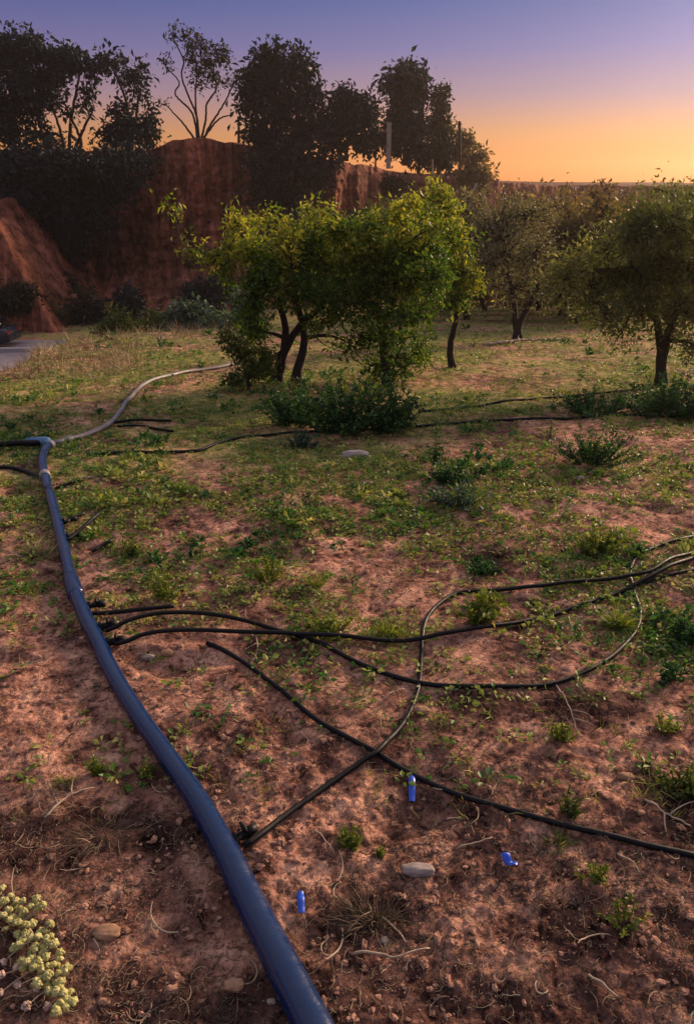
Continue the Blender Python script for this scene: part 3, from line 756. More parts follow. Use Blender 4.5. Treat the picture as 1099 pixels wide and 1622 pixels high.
# bushes at the foot of the cliff
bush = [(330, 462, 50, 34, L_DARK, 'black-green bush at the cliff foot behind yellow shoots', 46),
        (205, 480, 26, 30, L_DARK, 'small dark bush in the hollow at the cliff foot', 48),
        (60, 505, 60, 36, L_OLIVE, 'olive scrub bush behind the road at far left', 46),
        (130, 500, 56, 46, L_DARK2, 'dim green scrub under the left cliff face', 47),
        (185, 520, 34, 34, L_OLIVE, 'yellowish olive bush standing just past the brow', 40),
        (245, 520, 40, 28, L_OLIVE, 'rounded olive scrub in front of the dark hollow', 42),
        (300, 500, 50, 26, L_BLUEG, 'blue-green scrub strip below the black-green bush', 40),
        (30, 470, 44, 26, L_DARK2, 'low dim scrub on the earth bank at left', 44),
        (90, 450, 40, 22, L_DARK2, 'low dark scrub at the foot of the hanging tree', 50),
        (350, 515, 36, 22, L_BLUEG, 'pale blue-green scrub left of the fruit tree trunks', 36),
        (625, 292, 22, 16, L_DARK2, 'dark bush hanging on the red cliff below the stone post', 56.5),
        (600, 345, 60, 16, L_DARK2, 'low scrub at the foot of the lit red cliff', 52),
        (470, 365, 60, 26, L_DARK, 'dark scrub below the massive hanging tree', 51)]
for (u, v, ru, rv, lm, lab, y) in bush:
    b = W(u, v + rv, y)
    if v > 400: b[2] = float(gz(b[0], b[1]))
    base_up = np.array([b, W(u, v + rv * .3, y), W(u + 3, v - rv * .3, y)])
    n = int(ru * rv / 45) + 10
    bl = PB([(u - ru * .45, v + rv * .15, ru * .5, rv * .7, n), (u + ru * .45, v + rv * .1, ru * .5, rv * .75, n), (u, v - rv * .2, ru * .6, rv * .75, n + 6), (u - ru * .2, v + rv * .55, ru * .7, rv * .5, n)], y, 1.2)
    tree('scrub_bush', lab, 'scrub bushes at the foot of the cliff', b, [base_up], bl, lm, leafL=(0.18, 0.34), nleaf=14, spread=0.18, trunk_r=0.07, twig_r=0.02, cat='bush')
b = G(392, 520)
tree('shrub', 'soft blue-green shrub half hidden behind the forked fruit tree', None, (b[0], 16.5, float(gz(b[0], 16.5))),
     [np.array([[b[0], 16.5, float(gz(b[0], 16.5)) - .05], W(390, 505, 16.5), W(388, 480, 16.5)])],
     PB([(385, 490, 30, 32, 34), (405, 480, 22, 30, 22), (370, 510, 24, 16, 18), (410, 510, 28, 16, 18)], 16.5, 0.8), L_BLUEG, leafL=(0.07, 0.12), nleaf=18, spread=0.06, trunk_r=0.03, twig_r=0.006, cat='shrub')

# ------------------------------------------------------------------ pipes and hoses
def ground_path(pts, r, step=0.03, close=0.75, jitter=0.0):
    P = [];
    for p in pts:
        g = G(p[0], p[1]); l = p[2] if len(p) > 2 else 0.0
        f = 1 - (l + r * close) / (CAM_H - g[2]); P.append([g[0] * f, g[1] * f, l])
    C = catmull(P, step)
    z = bumps(C[:, 0], C[:, 1])
    k = max(3, int(0.16 / step)) | 1
    zp = np.pad(z, k // 2, mode='edge'); zs = np.convolve(zp, np.ones(k) / k, 'valid')
    zz = base_z(C[:, 0], C[:, 1]) + 0.45 * np.maximum(zs, z) + 0.55 * zs + r * close + np.clip(C[:, 2], 0, None)
    zz = np.convolve(np.pad(zz, 2, mode='edge'), np.ones(5) / 5, 'valid')
    return np.stack([C[:, 0], C[:, 1], zz], 1)

main_pts = [(560, 1760), (523, 1680), (490, 1610), (455, 1540), (421, 1470), (383, 1395), (345, 1320), (302, 1246), (250, 1173), (201, 1100), (172, 1050), (154, 1010), (136, 975),
            (122, 940), (110, 905)]
up_pts = [(112, 912), (102, 870), (92, 830), (82, 790), (73, 758), (68, 735), (71, 718), (83, 705)]
b0 = G(300, 1240)
mp_root = thing('main_pipe', (b0[0], b0[1], float(gz(b0[0], b0[1]))), 'thick dark blue water pipe running from bottom centre up the left side', 'pipe')
ml = tuple(mp_root.location)
P = ground_path(main_pts, 0.044, 0.03, 0.85)
rt = 0.031 + 0.011 * (1 - sstep(0.95, 2.1, P[:, 1])); P[:, 2] += rt - 0.044
mb = MB(); mb.tube(P, rt, 28); mb.build('pipe_section', M_BLUE, mp_root, True, ml)
P2 = ground_path(up_pts, 0.029, 0.03, 1.0)
mb = MB(); mb.tube(P2, 0.0285, 22); q = mb.build('pipe_section', M_BLUE, mp_root, True, ml)
d = unit(P[-1] - P[-4])
mb = MB(); mb.tube(np.array([P[-1] - d * 0.20, P[-1] - d * .19, P[-1] - d * 0.02, P[-1]]), [0.0335, 0.037, 0.037, 0.031], 28); mb.build('coupling', M_BLUE, mp_root, True, ml)
g = P2[-6]; d2 = unit(P2[10 + len(P2) // 2] - P2[8 + len(P2) // 2])
def ring(c, d, r, w, mat, name, parent, loc):
    mb = MB(); mb.tube(np.array([c - d * w / 2, c - d * w * .4, c + d * w * .4, c + d * w / 2]), [r * .94, r, r, r * .94], 24); return mb.build(name, mat, parent, True, loc)
k = int(np.argmin(np.abs(P2[:, 1] - G(73, 760)[1])))
ring(P2[k], unit(P2[k + 1] - P2[k - 1]), 0.034, 0.06, M_GREYPIPE, 'clamp', mp_root, ml)
ring(P2[-3], unit(P2[-1] - P2[-4]), 0.035, 0.07, M_GREYPIPE, 'clamp', mp_root, ml)
def connector(u, v, ang, scale=1.0, lever=True):
    """saddle take-off with barbed nipple and little valve handle, on the pipe's right flank"""
    c = G(u, v); k = int(np.argmin(np.linalg.norm(P[:, :2] - c[:2], axis=1))); pc = P[k] if np.linalg.norm(P[k, :2] - c[:2]) < 0.3 else P2[int(np.argmin(np.linalg.norm(P2[:, :2] - c[:2], axis=1)))]
    dr = np.array([math.cos(ang), math.sin(ang), 0.05]); st = pc + dr * 0.028
    mb = MB()
    mb.tube(np.array([st, st + dr * .012, st + dr * .013, st + dr * .045, st + dr * .046, st + dr * .075]), np.array([.017, .017, .011, .011, .015, .012]) * scale, 12)
    o = mb.build('connector', M_BLACKPIPE, mp_root, True, ml)
    if lever:
        m2 = MB(); q = st + dr * .038; sd_ = np.array([-dr[1], dr[0], 0])
        m2.tube(np.array([q, q + [0, 0, .022]]), .006 * scale, 8)
        m2.tube(np.array([q + [0, 0, .022] - sd_ * .018, q + [0, 0, .026], q + [0, 0, .024] + sd_ * .022]), [.005, .007, .004], 8)
        ob = m2.build('valve_handle', M_BLACKPIPE, o, True, ml); ob.location = (0, 0, 0)
    return st + dr * 0.06
connector(383, 1345, R(35), 1.1); connector(160, 1000, R(20), 1.3); connector(172, 1022, R(15), 1.3); connector(132, 968, R(10), 1.1); connector(95, 860, R(30), 1.0, False); connector(90, 835, R(20), 1.0, False)

# blue tee where the lines meet
bt = P2[-1]
gt = thing('pipe_tee', tuple(bt), 'light blue tee fitting where the pipes join at left', 'fitting')
Pg = ground_path([(86, 703), (110, 697), (150, 684), (178, 669), (192, 652), (206, 630), (228, 611), (262, 598), (300, 589), (345, 583), (375, 578)], 0.019, 0.05, 1.3)
Pl = ground_path([(74, 705, .01), (50, 705, .025), (0, 708, .03), (-90, 712, .02), (-200, 716)], 0.021, 0.05, 1.2)
mb = MB(); c = Pl[0]
mb.tube(np.array([c + [.03, 0, .005], c + [.0, 0, .005], c + [-.02, 0, .005], c + [-.14, 0, .003]]), [.030, .038, .038, .030], 18)
mb.build('tee_body', M_FITBLUE, gt, True, tuple(bt))
mb = MB(); mb.tube(np.array([c + [.02, -.03, .0], c + [.05, -.06, .0]]), [.034, .032], 18); mb.build('collar', M_FITBLUE, gt, True, tuple(bt))
def hose_obj(name, P, r, mat, label, cat, group=None, n=12):
    mb = MB(); mb.tube(P, r, n); return tag(mb.build(name, mat, None, True, tuple(P[len(P) // 2])), label, cat, group)
hose_obj('pipe', Pg, 0.019, M_GREYPIPE, 'pale dusty pipe curving away from the blue tee towards the fruit tree', 'pipe', n=18)
ring(Pg[2], unit(Pg[3] - Pg[1]), 0.026, 0.05, M_GREYPIPE, 'clamp', gt, tuple(bt))
hose_obj('pipe', Pl, 0.021, M_BLACKPIPE, 'black pipe leaving the blue tee to the left edge', 'pipe', n=18)
HG = 'thin black irrigation hoses on the ground'
hs = [
 ([(-60, 738), (0, 739), (25, 741), (48, 749), (62, 757)], .013, 'short hose coming in from the left edge to the pipe clamp'),
 ([(388, 1341, .02), (410, 1325, .02), (450, 1291, .01), (500, 1257), (545, 1227), (580, 1203, .010), (597, 1189, .024), (615, 1173, .01), (640, 1144), (655, 1112), (664, 1080), (667, 1040), (669, 1005), (676, 980), (692, 960), (718, 942), (745, 936),
   (800, 931, .01), (860, 926, .02), (920, 920, .02), (990, 913, .03), (1030, 905, .04), (1070, 885, .03), (1110, 872, .02), (1180, 850, .02)], .0090, 'hose rising from the valve through the crossing and swinging right past the long curve'),
 ([(328, 1018), (350, 1027), (375, 1041), (405, 1062), (440, 1088), (480, 1120), (520, 1150), (560, 1176), (597, 1194), (640, 1217), (700, 1245), (760, 1268), (830, 1290), (890, 1309), (960, 1328), (1030, 1345), (1099, 1358), (1200, 1378)], .0090,
  'hose running diagonally down to the right edge beside the blue tags'),
 ([(168, 1003, .03), (185, 992, .05), (215, 979, .06), (255, 970, .06), (300, 969, .05), (350, 974, .04), (400, 983, .03), (450, 1000, .015), (500, 1018), (550, 1041), (600, 1062), (650, 1078), (700, 1088), (760, 1092), (820, 1090), (870, 1083), (920, 1066), (960, 1044), (990, 1018), (1010, 990), (1013, 965),
   (1003, 935, .0), (997, 910), (1003, 892), (1020, 878), (1050, 864), (1080, 855), (1110, 846), (1160, 835)], .0090, 'hose with the wide loop bending back on itself at right'),
 ([(183, 1021, .03), (205, 1011, .05), (240, 1003, .05), (300, 998, .05), (360, 998, .04), (430, 1001, .035), (480, 1006, .03), (550, 1010, .02), (620, 1010, .02), (680, 1008, .03), (740, 1001, .02), (800, 991, .01), (850, 979), (900, 964), (940, 951), (975, 938), (1010, 922, .02), (1050, 905, .03), (1099, 885, .02), (1160, 862, .02)], .0090,
  'long near-straight hose sweeping across the middle to the right'),
 ([(142, 971, .01), (175, 968, .015), (220, 962, .015), (276, 957, .01)], .009, 'short stub hose ending just above the two long hoses'),
 ([(996, 928), (1020, 924), (1055, 915), (1099, 906), (1170, 893)], .0090, 'hose end running off under the others at the right edge'),
 ([(150, 722), (200, 718), (260, 719), (310, 716), (340, 706), (370, 697), (415, 690), (470, 686), (540, 684), (600, 682), (650, 678), (700, 673), (760, 669), (860, 664), (950, 659), (1050, 660), (1110, 662), (1200, 664)], .012,
  'far hose passing the dark weed bank across the whole field'),
 ([(664, 652), (700, 648), (745, 644), (790, 638), (850, 631), (920, 625), (1000, 620), (1080, 616), (1200, 612)], .012, 'farthest hose passing in front of the right-edge tree'),
 ([(182, 671, .02), (210, 668, .02), (272, 668, .01)], .012, 'upper stub hose off the pale pipe'),
 ([(186, 676), (225, 676), (275, 681)], .010, 'lower stub hose off the pale pipe'),
 ([(106, 858, .02), (120, 846, .03), (138, 830, .05), (157, 814, .06)], .0095, 'stub hose sticking up longest beside the blue pipe'),
 ([(104, 830, .02), (118, 821, .02), (134, 812, .03)], .009, 'short stub hose left of the longest stub'),
 ([(147, 871, .02), (160, 864, .02), (178, 855, .03)], .009, 'detached short hose piece below the stubs'),
 ([(88, 772, .0), (110, 764, .01), (145, 756, .01)], .009, 'faint stub hose below the blue tee'),
]
for pts, r, lab in hs:
    hose_obj('drip_hose', ground_path(pts, r, 0.02 if pts[0][1] > 800 else 0.05, 0.9), r, M_BLACKPIPE, lab, 'hose', HG)

# blue plastic tags
def blue_tag(u0, v0, u1, v1, label, curled=False, w=0.018):
    a, b = G(u0, v0), G(u1, v1)
    d = b - a; L = np.linalg.norm(d[:2]); t = np.linspace(0, 1, 9)
    C = a + d * t[:, None]; C[:, 2] = gz(C[:, 0], C[:, 1]) + 0.006 + (0.02 if curled else 0.007) * np.sin(t * np.pi * (1.6 if curled else 1))**2
    s = np.array([d[1], -d[0], 0]) / L
    if curled: C = C + s * (0.005 * np.sin(t * 5.5))[:, None]
    na = 7; A = np.linspace(-1.15, 1.15, na)
    wv = w * (1 - 0.25 * np.abs(2 * t - 1) ** 4)
    rows_ = []
    for off in (0.0, 0.0012):
        rows_.append(C[:, None] + s[None, None] * (np.sin(A)[None, :, None] * wv[:, None, None] * .5) + np.array([0, 0, 1.0]) * ((np.cos(A)[None, :, None] - 1) * wv[:, None, None] * .35 + off + 0.004))
    V = np.concatenate([rows_[0].reshape(-1, 3), rows_[1].reshape(-1, 3)]); n0 = 9 * na
    i = np.arange(8)[:, None] * na; j = np.arange(na - 1)[None]
    q = np.stack([i + j, i + j + 1, i + na + j + 1, i + na + j], -1).reshape(-1, 4)
    ed = [[k * na, (k + 1) * na, (k + 1) * na + n0, k * na + n0] for k in range(8)] + [[k * na + na - 1, k * na + na - 1 + n0, (k + 1) * na + na - 1 + n0, (k + 1) * na + na - 1] for k in range(8)]
    mb = MB(); mb.add(V, np.vstack([q[:, ::-1], q + n0, ed]))
    tag(mb.build('plastic_tag', M_TAG, None, True, tuple(a)), label, 'tag', 'bright blue plastic tags lying on the soil')
blue_tag(652, 1223, 653, 1262, 'long bright blue tag hanging just under the diagonal hose', w=.024)
blue_tag(799, 1350, 811, 1381, 'curled bright blue tag lying on dark litter at right', True, w=.028)
blue_tag(476, 1412, 478, 1444, 'small blue tag with a dry stalk next to the thick pipe', w=.022)

# ------------------------------------------------------------------ stones, twigs, clods
M_STONE = rnd_mat('grey_stone', [(0, (0.22, 0.175, 0.16)), (1, (0.36, 0.29, 0.27))], 0.8, 25, 0.004)
M_OCHRE = rnd_mat('ochre_stone', [(0, (0.22, 0.115, 0.07)), (1, (0.33, 0.19, 0.115))], 0.85, 30, 0.003)
def ico():
    t = (1 + 5 ** .5) / 2
    V = unit(np.array([[-1, t, 0], [1, t, 0], [-1, -t, 0], [1, -t, 0], [0, -1, t], [0, 1, t], [0, -1, -t], [0, 1, -t], [t, 0, -1], [t, 0, 1], [-t, 0, -1], [-t, 0, 1]], float))
    F = np.array([[0, 11, 5], [0, 5, 1], [0, 1, 7], [0, 7, 10], [0, 10, 11], [1, 5, 9], [5, 11, 4], [11, 10, 2], [10, 7, 6], [7, 1, 8], [3, 9, 4], [3, 4, 2], [3, 2, 6], [3, 6, 8], [3, 8, 9], [4, 9, 5], [2, 4, 11], [6, 2, 10], [8, 6, 7], [9, 8, 1]])
    return V, F
def subdiv(V, F):
    V = list(map(tuple, V)); c = {}; out = []
    def mid(a, b):
        k = (min(a, b), max(a, b))
        if k not in c: V.append(tuple(unit((np.array(V[a]) + V[b]) / 2))); c[k] = len(V) - 1
        return c[k]
    for a, b, d in F:
        x, y, z = mid(a, b), mid(b, d), mid(d, a); out += [[a, x, z], [b, y, x], [d, z, y], [x, y, z]]
    return np.array(V), np.array(out)
I0 = ico(); I1 = subdiv(*I0); I2 = subdiv(*I1); I3 = subdiv(*I2)
def stone(u, v, w, h, mat, label, rot=0.0, flat=0.5):
    c = G(u, v); dep = c[1] * CP + CAM_H * SP; W_ = w / FPX * dep / 2; D = max(W_ * 0.42, h / FPX * dep * 0.55)
    V = I3[0].copy(); V = np.sign(V) * np.abs(V) ** 0.8
    V = V * (1 + 0.16 * fbm(V[:, 0] * 1.4 + u, V[:, 1] * 1.4 + V[:, 2], 3)[:, None])
    V = V * [W_, D, W_ * flat]
    co, si = math.cos(rot), math.sin(rot); V = np.stack([V[:, 0] * co - V[:, 1] * si, V[:, 0] * si + V[:, 1] * co, V[:, 2]], 1)
    mb = MB(); mb.add(V + c + [0, 0, W_ * flat * 0.45], None, I3[1], rng.random())
    tag(mb.build('stone', mat, None, True, tuple(c)), label, 'stone', 'stones lying on the soil')
stone(662, 1379, 54, 18, M_STONE, 'flat grey stone, the largest, on bare soil right of centre', -0.05, 0.30)
stone(371, 1559, 32, 20, M_OCHRE, 'ochre stone just left of the thick pipe near the bottom')
stone(170, 1479, 42, 24, M_OCHRE, 'rounded reddish stone half sunk in bare soil lower left', 0, .35)
stone(669, 1130, 24, 14, M_OCHRE, 'small pale stone beside the rising hose')
stone(234, 1036, 22, 12, M_STONE, 'left one of two pale pebbles below the hose ends')
stone(265, 1033, 20, 12, M_OCHRE, 'right one of two pale pebbles below the hose ends')
stone(609, 1482, 14, 12, M_STONE, 'small round grey pebble above the pale bent twig')
stone(918, 762, 12, 8, M_STONE, 'white pebble on bare ground right of the middle weeds', 0, .7)
stone(1012, 1300 - 5, 14, 10, M_OCHRE, 'tan pebble above the diagonal hose at right')
stone(562, 722, 44, 14, M_STONE, 'pale broken slab lying in front of the dark weed bank', 0.1, .3)
stone(430, 1583, 16, 9, M_STONE, 'chipped grey stone touching the thick pipe at the bottom')
stone(990, 1232, 28, 16, M_OCHRE, 'tan stone left of the dark weed at the right edge')

M_TWIG = rnd_mat('dry_twig', [(0, (0.26, 0.18, 0.12)), (1, (0.46, 0.36, 0.27))], 0.85, 60, 0.001)
def twig(pts, r, label, forks=0, lift=0.012):
    P = [G(u, v) for u, v in pts]; C = catmull(P, 0.012); C[:, 2] = gz(C[:, 0], C[:, 1]) + r + lift * np.sin(np.linspace(0, np.pi, len(C)))
    C[1:-1] += rng.normal(size=(len(C) - 2, 3)) * r * 0.25
    mb = MB(); mb.tube(C, np.linspace(r, r * .5, len(C)), 6)
    for k in range(forks):
        i = int(len(C) * (0.3 + 0.5 * rng.random())); d = unit(C[min(i + 2, len(C) - 1)] - C[i - 1]); s = rng.choice([-1, 1])
        e = C[i] + (d * .6 + np.array([-d[1], d[0], .15]) * s) * r * rng.uniform(12, 26)
        mb.tube(curve_pts(C[i], e, 5, .15), np.linspace(r * .7, r * .3, 5), 5)
    tag(mb.build('twig', M_TWIG, None, True, tuple(C[0])), label, 'twig', 'dry twigs lying on the soil')
twig([(557, 1507), (590, 1509), (628, 1518), (655, 1510), (680, 1503)], .0042, 'pale bent twig at bottom centre, the brightest')
twig([(551, 1468), (575, 1450), (592, 1434)], .0028, 'straight twig on the dark tuft above the pale bent twig')
twig([(600, 1441), (620, 1462), (636, 1480), (643, 1492)], .003, 'thin curved twig right of the dark tuft')
twig([(876, 1078), (888, 1100), (901, 1128), (916, 1166)], .0036, 'forked pale twig below the wide loop of hose', 2)
twig([(930, 1552), (952, 1570), (976, 1586)], .0042, 'short pale twig near the bottom right')
twig([(498, 1316), (515, 1335), (530, 1352)], .003, 'thin straight twig right of the valve')
twig([(405, 1395 + 20), (400, 1402), (392, 1390 + 45)], .0025, 'tiny curved twig touching the thick pipe')
twig([(1020, 1272), (1050, 1296), (1092, 1312)], .0042, 'grey root-like twig by the right edge', 2)
twig([(975, 1360), (1000, 1380), (1014, 1396)], .0032, 'short twig just under the diagonal hose at right')
twig([(405, 1005), (408, 1030), (396, 1052)], .003, 'forked grey twig between the crossing hoses at left', 2)
twig([(72, 1318 - 20), (115, 1262), (150, 1248)], .004, 'grey stick in the dark tuft at left', 2)
twig([(600, 1115), (622, 1100), (640, 1092)], .003, 'small twig left of the rising hose')
twig([(722, 1340), (760, 1334), (780, 1326)], .003, 'thin dark twig left of the curled tag')
twig([(765, 547), (800, 545), (850, 541), (890, 541)], .03, 'long dark fallen branch on the far grass', 1, .02)

# ------------------------------------------------------------------ scatter over the ground
def screen_scatter(n, v0, v1, dens, ulo=-260, uhi=1360, power=1.0):
    v = v0 + (v1 - v0) * rng.random(n) ** power; u = rng.uniform(ulo, uhi, n)
    y = v_to_y(v) * (1 + rng.normal(size=n) * 0.004)
    x = (u - 549.5) / FPX * (y * CP + (CAM_H - field_z(y)) * SP)
    k = (rng.random(n) < dens(u, v, x, y)) & (brow(x, y) < 0.5)
    x, y, u, v = x[k], y[k], u[k], v[k]
    return np.stack([x, y, gz(x, y)], 1), u, v
def blob(u, v, cu, cv, ru, rv): return np.exp(-(((u - cu) / ru) ** 2 + ((v - cv) / rv) ** 2))
def veg_d(u, v, x, y):
    b = np.interp(v, [470, 560, 690, 760, 840, 900, 970, 1060, 1200, 1622], [.95, 1, .95, .85, .58, .36, .18, .07, .03, .02])
    b = b + .45 * blob(u, v, 120, 800, 130, 90) + .5 * blob(u, v, 690, 790, 170, 55) + .35 * blob(u, v, 960, 880, 120, 60) + .5 * blob(u, v, 1060, 980, 60, 70) + .4 * blob(u, v, 1060, 1230, 50, 90) \
        + .5 * blob(u, v, 480, 760, 170, 50) + .4 * blob(u, v, 590, 975, 90, 30) + .35 * blob(u, v, 960, 1440, 90, 90) + .25 * blob(u, v, 560, 1430, 90, 60)
    b = b - .8 * blob(u, v, 600, 712, 110, 22) - .5 * blob(u, v, 790, 690, 120, 14) - .6 * blob(u, v, 1040, 700, 90, 28) - .35 * blob(u, v, 320, 830, 100, 60) - .3 * blob(u, v, 800, 880, 70, 40) - .3 * blob(u, v, 560, 850, 100, 40)
    nz = 0.50 + sstep(5, 9, y) * 1.5 * fbm(x * .55 + 4, y * .28, 3) + 1.3 * fbm(x * 1.4, y * 1.4, 3) + 0.7 * perlin(x * 6, y * 6)
    return np.clip(b, 0, 1.2) * np.clip(nz, 0.02, 1)
def stuff(o, name): return tag(o, 'patchy low ' + name, None, None, 'stuff')
def rosettes(n, v0, v1, mat, name, l0, l1, k=6, dens=veg_d, up=0.5, cb=0.45, power=1.0):
    C, u, v = screen_scatter(n, v0, v1, dens, power=power)
    m = len(C); s = 1 + np.clip(C[:, 1] - 4, 0, 30) * 0.07
    P = np.repeat(C, k, 0); a = rng.random(m * k) * 6.283
    el = np.abs(rng.normal(size=m * k)) * up
    D = unit(np.stack([np.cos(a), np.sin(a), el], 1))
    S = np.repeat(s * rng.uniform(0.6, 1.3, m), k)
    L = rng.uniform(l0, l1, m * k) * S
    P = P + D * (L * rng.uniform(0, .8, m * k))[:, None]; P[:, 2] += L * rng.uniform(0.05, .5, m * k)
    r = np.clip(cb + 0.35 * np.repeat(fbm(C[:, 0] * 1.2 + 9, C[:, 1] * 1.2, 3), k) + np.repeat(rng.normal(size=m) * .16, k) + rng.normal(size=m * k) * .1, 0, 1)
    mb = MB(); leaves(mb, P, D, L, L * rng.uniform(.4, .75, m * k), r, 0.12, 0.3)
    o = mb.build(name, mat); o['kind'] = 'stuff'; return o
rosettes(62000, 474, 1250, L_COVER, 'ground_cover', 0.012, 0.030, 6, up=.28, cb=.5)
rosettes(9000, 560, 1100, L_WEED, 'clover', 0.014, 0.030, 7, dens=lambda u, v, x, y: veg_d(u, v, x, y) * np.clip(perlin(x * 1.1 + 50, y * 1.1) * 3, 0, 1), up=.7)
def grass(n, v0, v1, mat, name, l0, l1, dens, k=5, up=1.5, cb=0.4, w=0.0035, power=1.0):
    C, u, v = screen_scatter(n, v0, v1, dens, power=power)
    m = len(C); s = 1 + np.clip(C[:, 1] - 3, 0, 30) * 0.09
    P = np.repeat(C, k, 0); P[:, :2] += rng.normal(size=(m * k, 2)) * 0.012
    D = unit(np.stack([rng.normal(size=m * k), rng.normal(size=m * k), np.abs(rng.normal(size=m * k)) * up + .25], 1))
    L = rng.uniform(l0, l1, m * k) * np.repeat(s * rng.uniform(.6, 1.3, m), k)
    r = np.clip(cb + 0.4 * np.repeat(fbm(C[:, 0] * .9 + 30, C[:, 1] * .9, 3), k) + rng.normal(size=m * k) * .2, 0, 1)
    mb = MB(); blades(mb, P, D, L, w * np.repeat(s ** 1.3, k), r)
    o = mb.build(name, mat); o['kind'] = 'stuff'; return o
rosettes(3400, 500, 900, L_WEED, 'tall_clover', 0.022, 0.045, 16, dens=lambda u, v, x, y: .8 * veg_d(u, v, x, y) * sstep(.0, .4, fbm(x * .9 + 60, y * .6, 2)), up=1.1)
rosettes(2600, 500, 900, L_COVER, 'yellowing_ground_cover', 0.02, 0.045, 14, dens=lambda u, v, x, y: .8 * veg_d(u, v, x, y) * sstep(.0, .4, fbm(x * .9 + 90, y * .6, 2)), up=.9, cb=.65)
grass(36000, 474, 1300, L_GRASS, 'grass', 0.02, 0.05, veg_d)
grass(5000, 525, 600, L_STRAW, 'dry_grass', 0.05, 0.16, lambda u, v, x, y: (u < 420) * np.clip((-brow(x, y) < 1.6) * 1.0, 0, 1) * .9, up=2.6, cb=.45, w=.003)
grass(4200, 480, 640, L_STRAW, 'dry_grass', 0.03, 0.07, lambda u, v, x, y: .7 * np.clip(.4 + fbm(x * .8, y * .8, 2), 0, 1), up=1.2, cb=.45, w=.0035)
# straw and leaf litter lying flat
def litter(n, v0, v1, l0, l1, w, name, mat, cb, power=1.0, lean=0.25, wavy=.35, dn=None):
    C, u, v = screen_scatter(n, v0, v1, dn or (lambda u, v, x, y: np.clip(.42 + 1.1 * fbm(x * 2.6 + 4, y * 2.6, 3), .06, 1)), power=power)
    m = len(C); a = rng.random(m) * 6.283
    s = 1 + np.clip(C[:, 1] - 3, 0, 20) * 0.10
    L = (l0 + (l1 - l0) * rng.random(m) ** 2) * s; k = 5 if m > 2000 else 10
    t = np.linspace(-.5, .5, k)
    bend = rng.normal(size=m) * wavy
    ax = a[:, None] + bend[:, None] * t[None] * 3
    X = C[:, 0][:, None] + np.cos(ax) * t[None] * L[:, None]; Y = C[:, 1][:, None] + np.sin(ax) * t[None] * L[:, None]
    Z = gz(X, Y) + 0.003 + np.abs(rng.normal(size=m) * lean * .12)[:, None] * L[:, None] + (rng.normal(size=m) * lean)[:, None] * (t[None]) * L[:, None] * .5
    Z = np.maximum(Z, gz(X, Y) + .001)
    ws = (w * s * rng.uniform(.6, 1.4, m))[:, None] * np.interp(t, [-.5, -.25, 0, .25, .5], [.7, 1, 1, .9, .5])[None]
    nx = -np.sin(ax) * ws / 2; ny = np.cos(ax) * ws / 2
    A = np.stack([X - nx, Y - ny, Z], -1); B = np.stack([X + nx, Y + ny, Z], -1); T_ = np.stack([X, Y, Z + ws * .5], -1)
    V = np.stack([A, T_, B], 2).reshape(-1, 3)      # m,k,3 -> little ridge, three verts per station
    base = (np.arange(m)[:, None] * k + np.arange(k - 1)[None]).reshape(-1) * 3
    Q = np.concatenate([np.stack([base, base + 3, base + 4, base + 1], 1), np.stack([base + 1, base + 4, base + 5, base + 2], 1)])
    r = np.clip(cb + rng.normal(size=m) * .25, 0, 1); r = np.repeat(r, k - 1); r = np.concatenate([r, r])
    mb = MB(); mb.add(V, Q, None, r); o = mb.build(name, mat, None, True); o['kind'] = 'stuff'; return o
litter(9000, 620, 1700, .010, .070, .0014, 'straw_litter', L_STRAW, .42, 1.0)
litter(26000, 760, 1700, .004, .026, .0013, 'chaff', L_STRAW, .30, 1.0, .6, .3)
litter(420, 860, 1700, .05, .13, .0030, 'dead_stalks', L_STRAW, .5, 1.0, .35, .55)
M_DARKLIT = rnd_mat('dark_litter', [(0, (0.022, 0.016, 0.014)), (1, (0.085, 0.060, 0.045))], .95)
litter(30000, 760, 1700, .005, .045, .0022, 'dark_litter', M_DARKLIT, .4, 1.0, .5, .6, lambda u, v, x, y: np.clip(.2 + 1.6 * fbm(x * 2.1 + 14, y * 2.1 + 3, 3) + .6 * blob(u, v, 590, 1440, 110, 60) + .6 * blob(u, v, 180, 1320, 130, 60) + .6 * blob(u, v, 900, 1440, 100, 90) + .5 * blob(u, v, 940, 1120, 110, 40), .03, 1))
def clods(n, v0, v1, r0, r1, name, mat, dn):
    C, u, v = screen_scatter(n, v0, v1, dn)
    m = len(C); V0, F0 = I1
    s = (r0 + (r1 - r0) * rng.random(m) ** 7) * (1 + np.clip(C[:, 1] - 2.5, 0, 20) * .12)
    V = V0[None] * (1 + 0.22 * rng.normal(size=(m, len(V0), 1))) * (s[:, None] * rng.uniform(.6, 1.5, (m, 3)))[:, None] * [1, 1, .6] + (C + np.stack([0 * s, 0 * s, s * .25], 1))[:, None]
    F = F0[None] + (np.arange(m) * len(V0))[:, None, None]
    mb = MB(); mb.add(V.reshape(-1, 3), None, F.reshape(-1, 3), np.repeat(rng.random(m), len(F0)))
    o = mb.build(name, mat, None, False); o['kind'] = 'stuff'; return o
M_CLOD = rnd_mat('soil_clod', [(0, (0.12, 0.062, 0.048)), (.6, (0.34, 0.18, 0.125)), (1, (0.36, 0.20, 0.135))], .95, 90, .002)
clods(26000, 760, 1700, .0020, .011, 'soil_clods', M_CLOD, lambda u, v, x, y: np.clip(.25 + 1.3 * perlin(x * 1.6 + 3, y * 1.6), .05, 1))

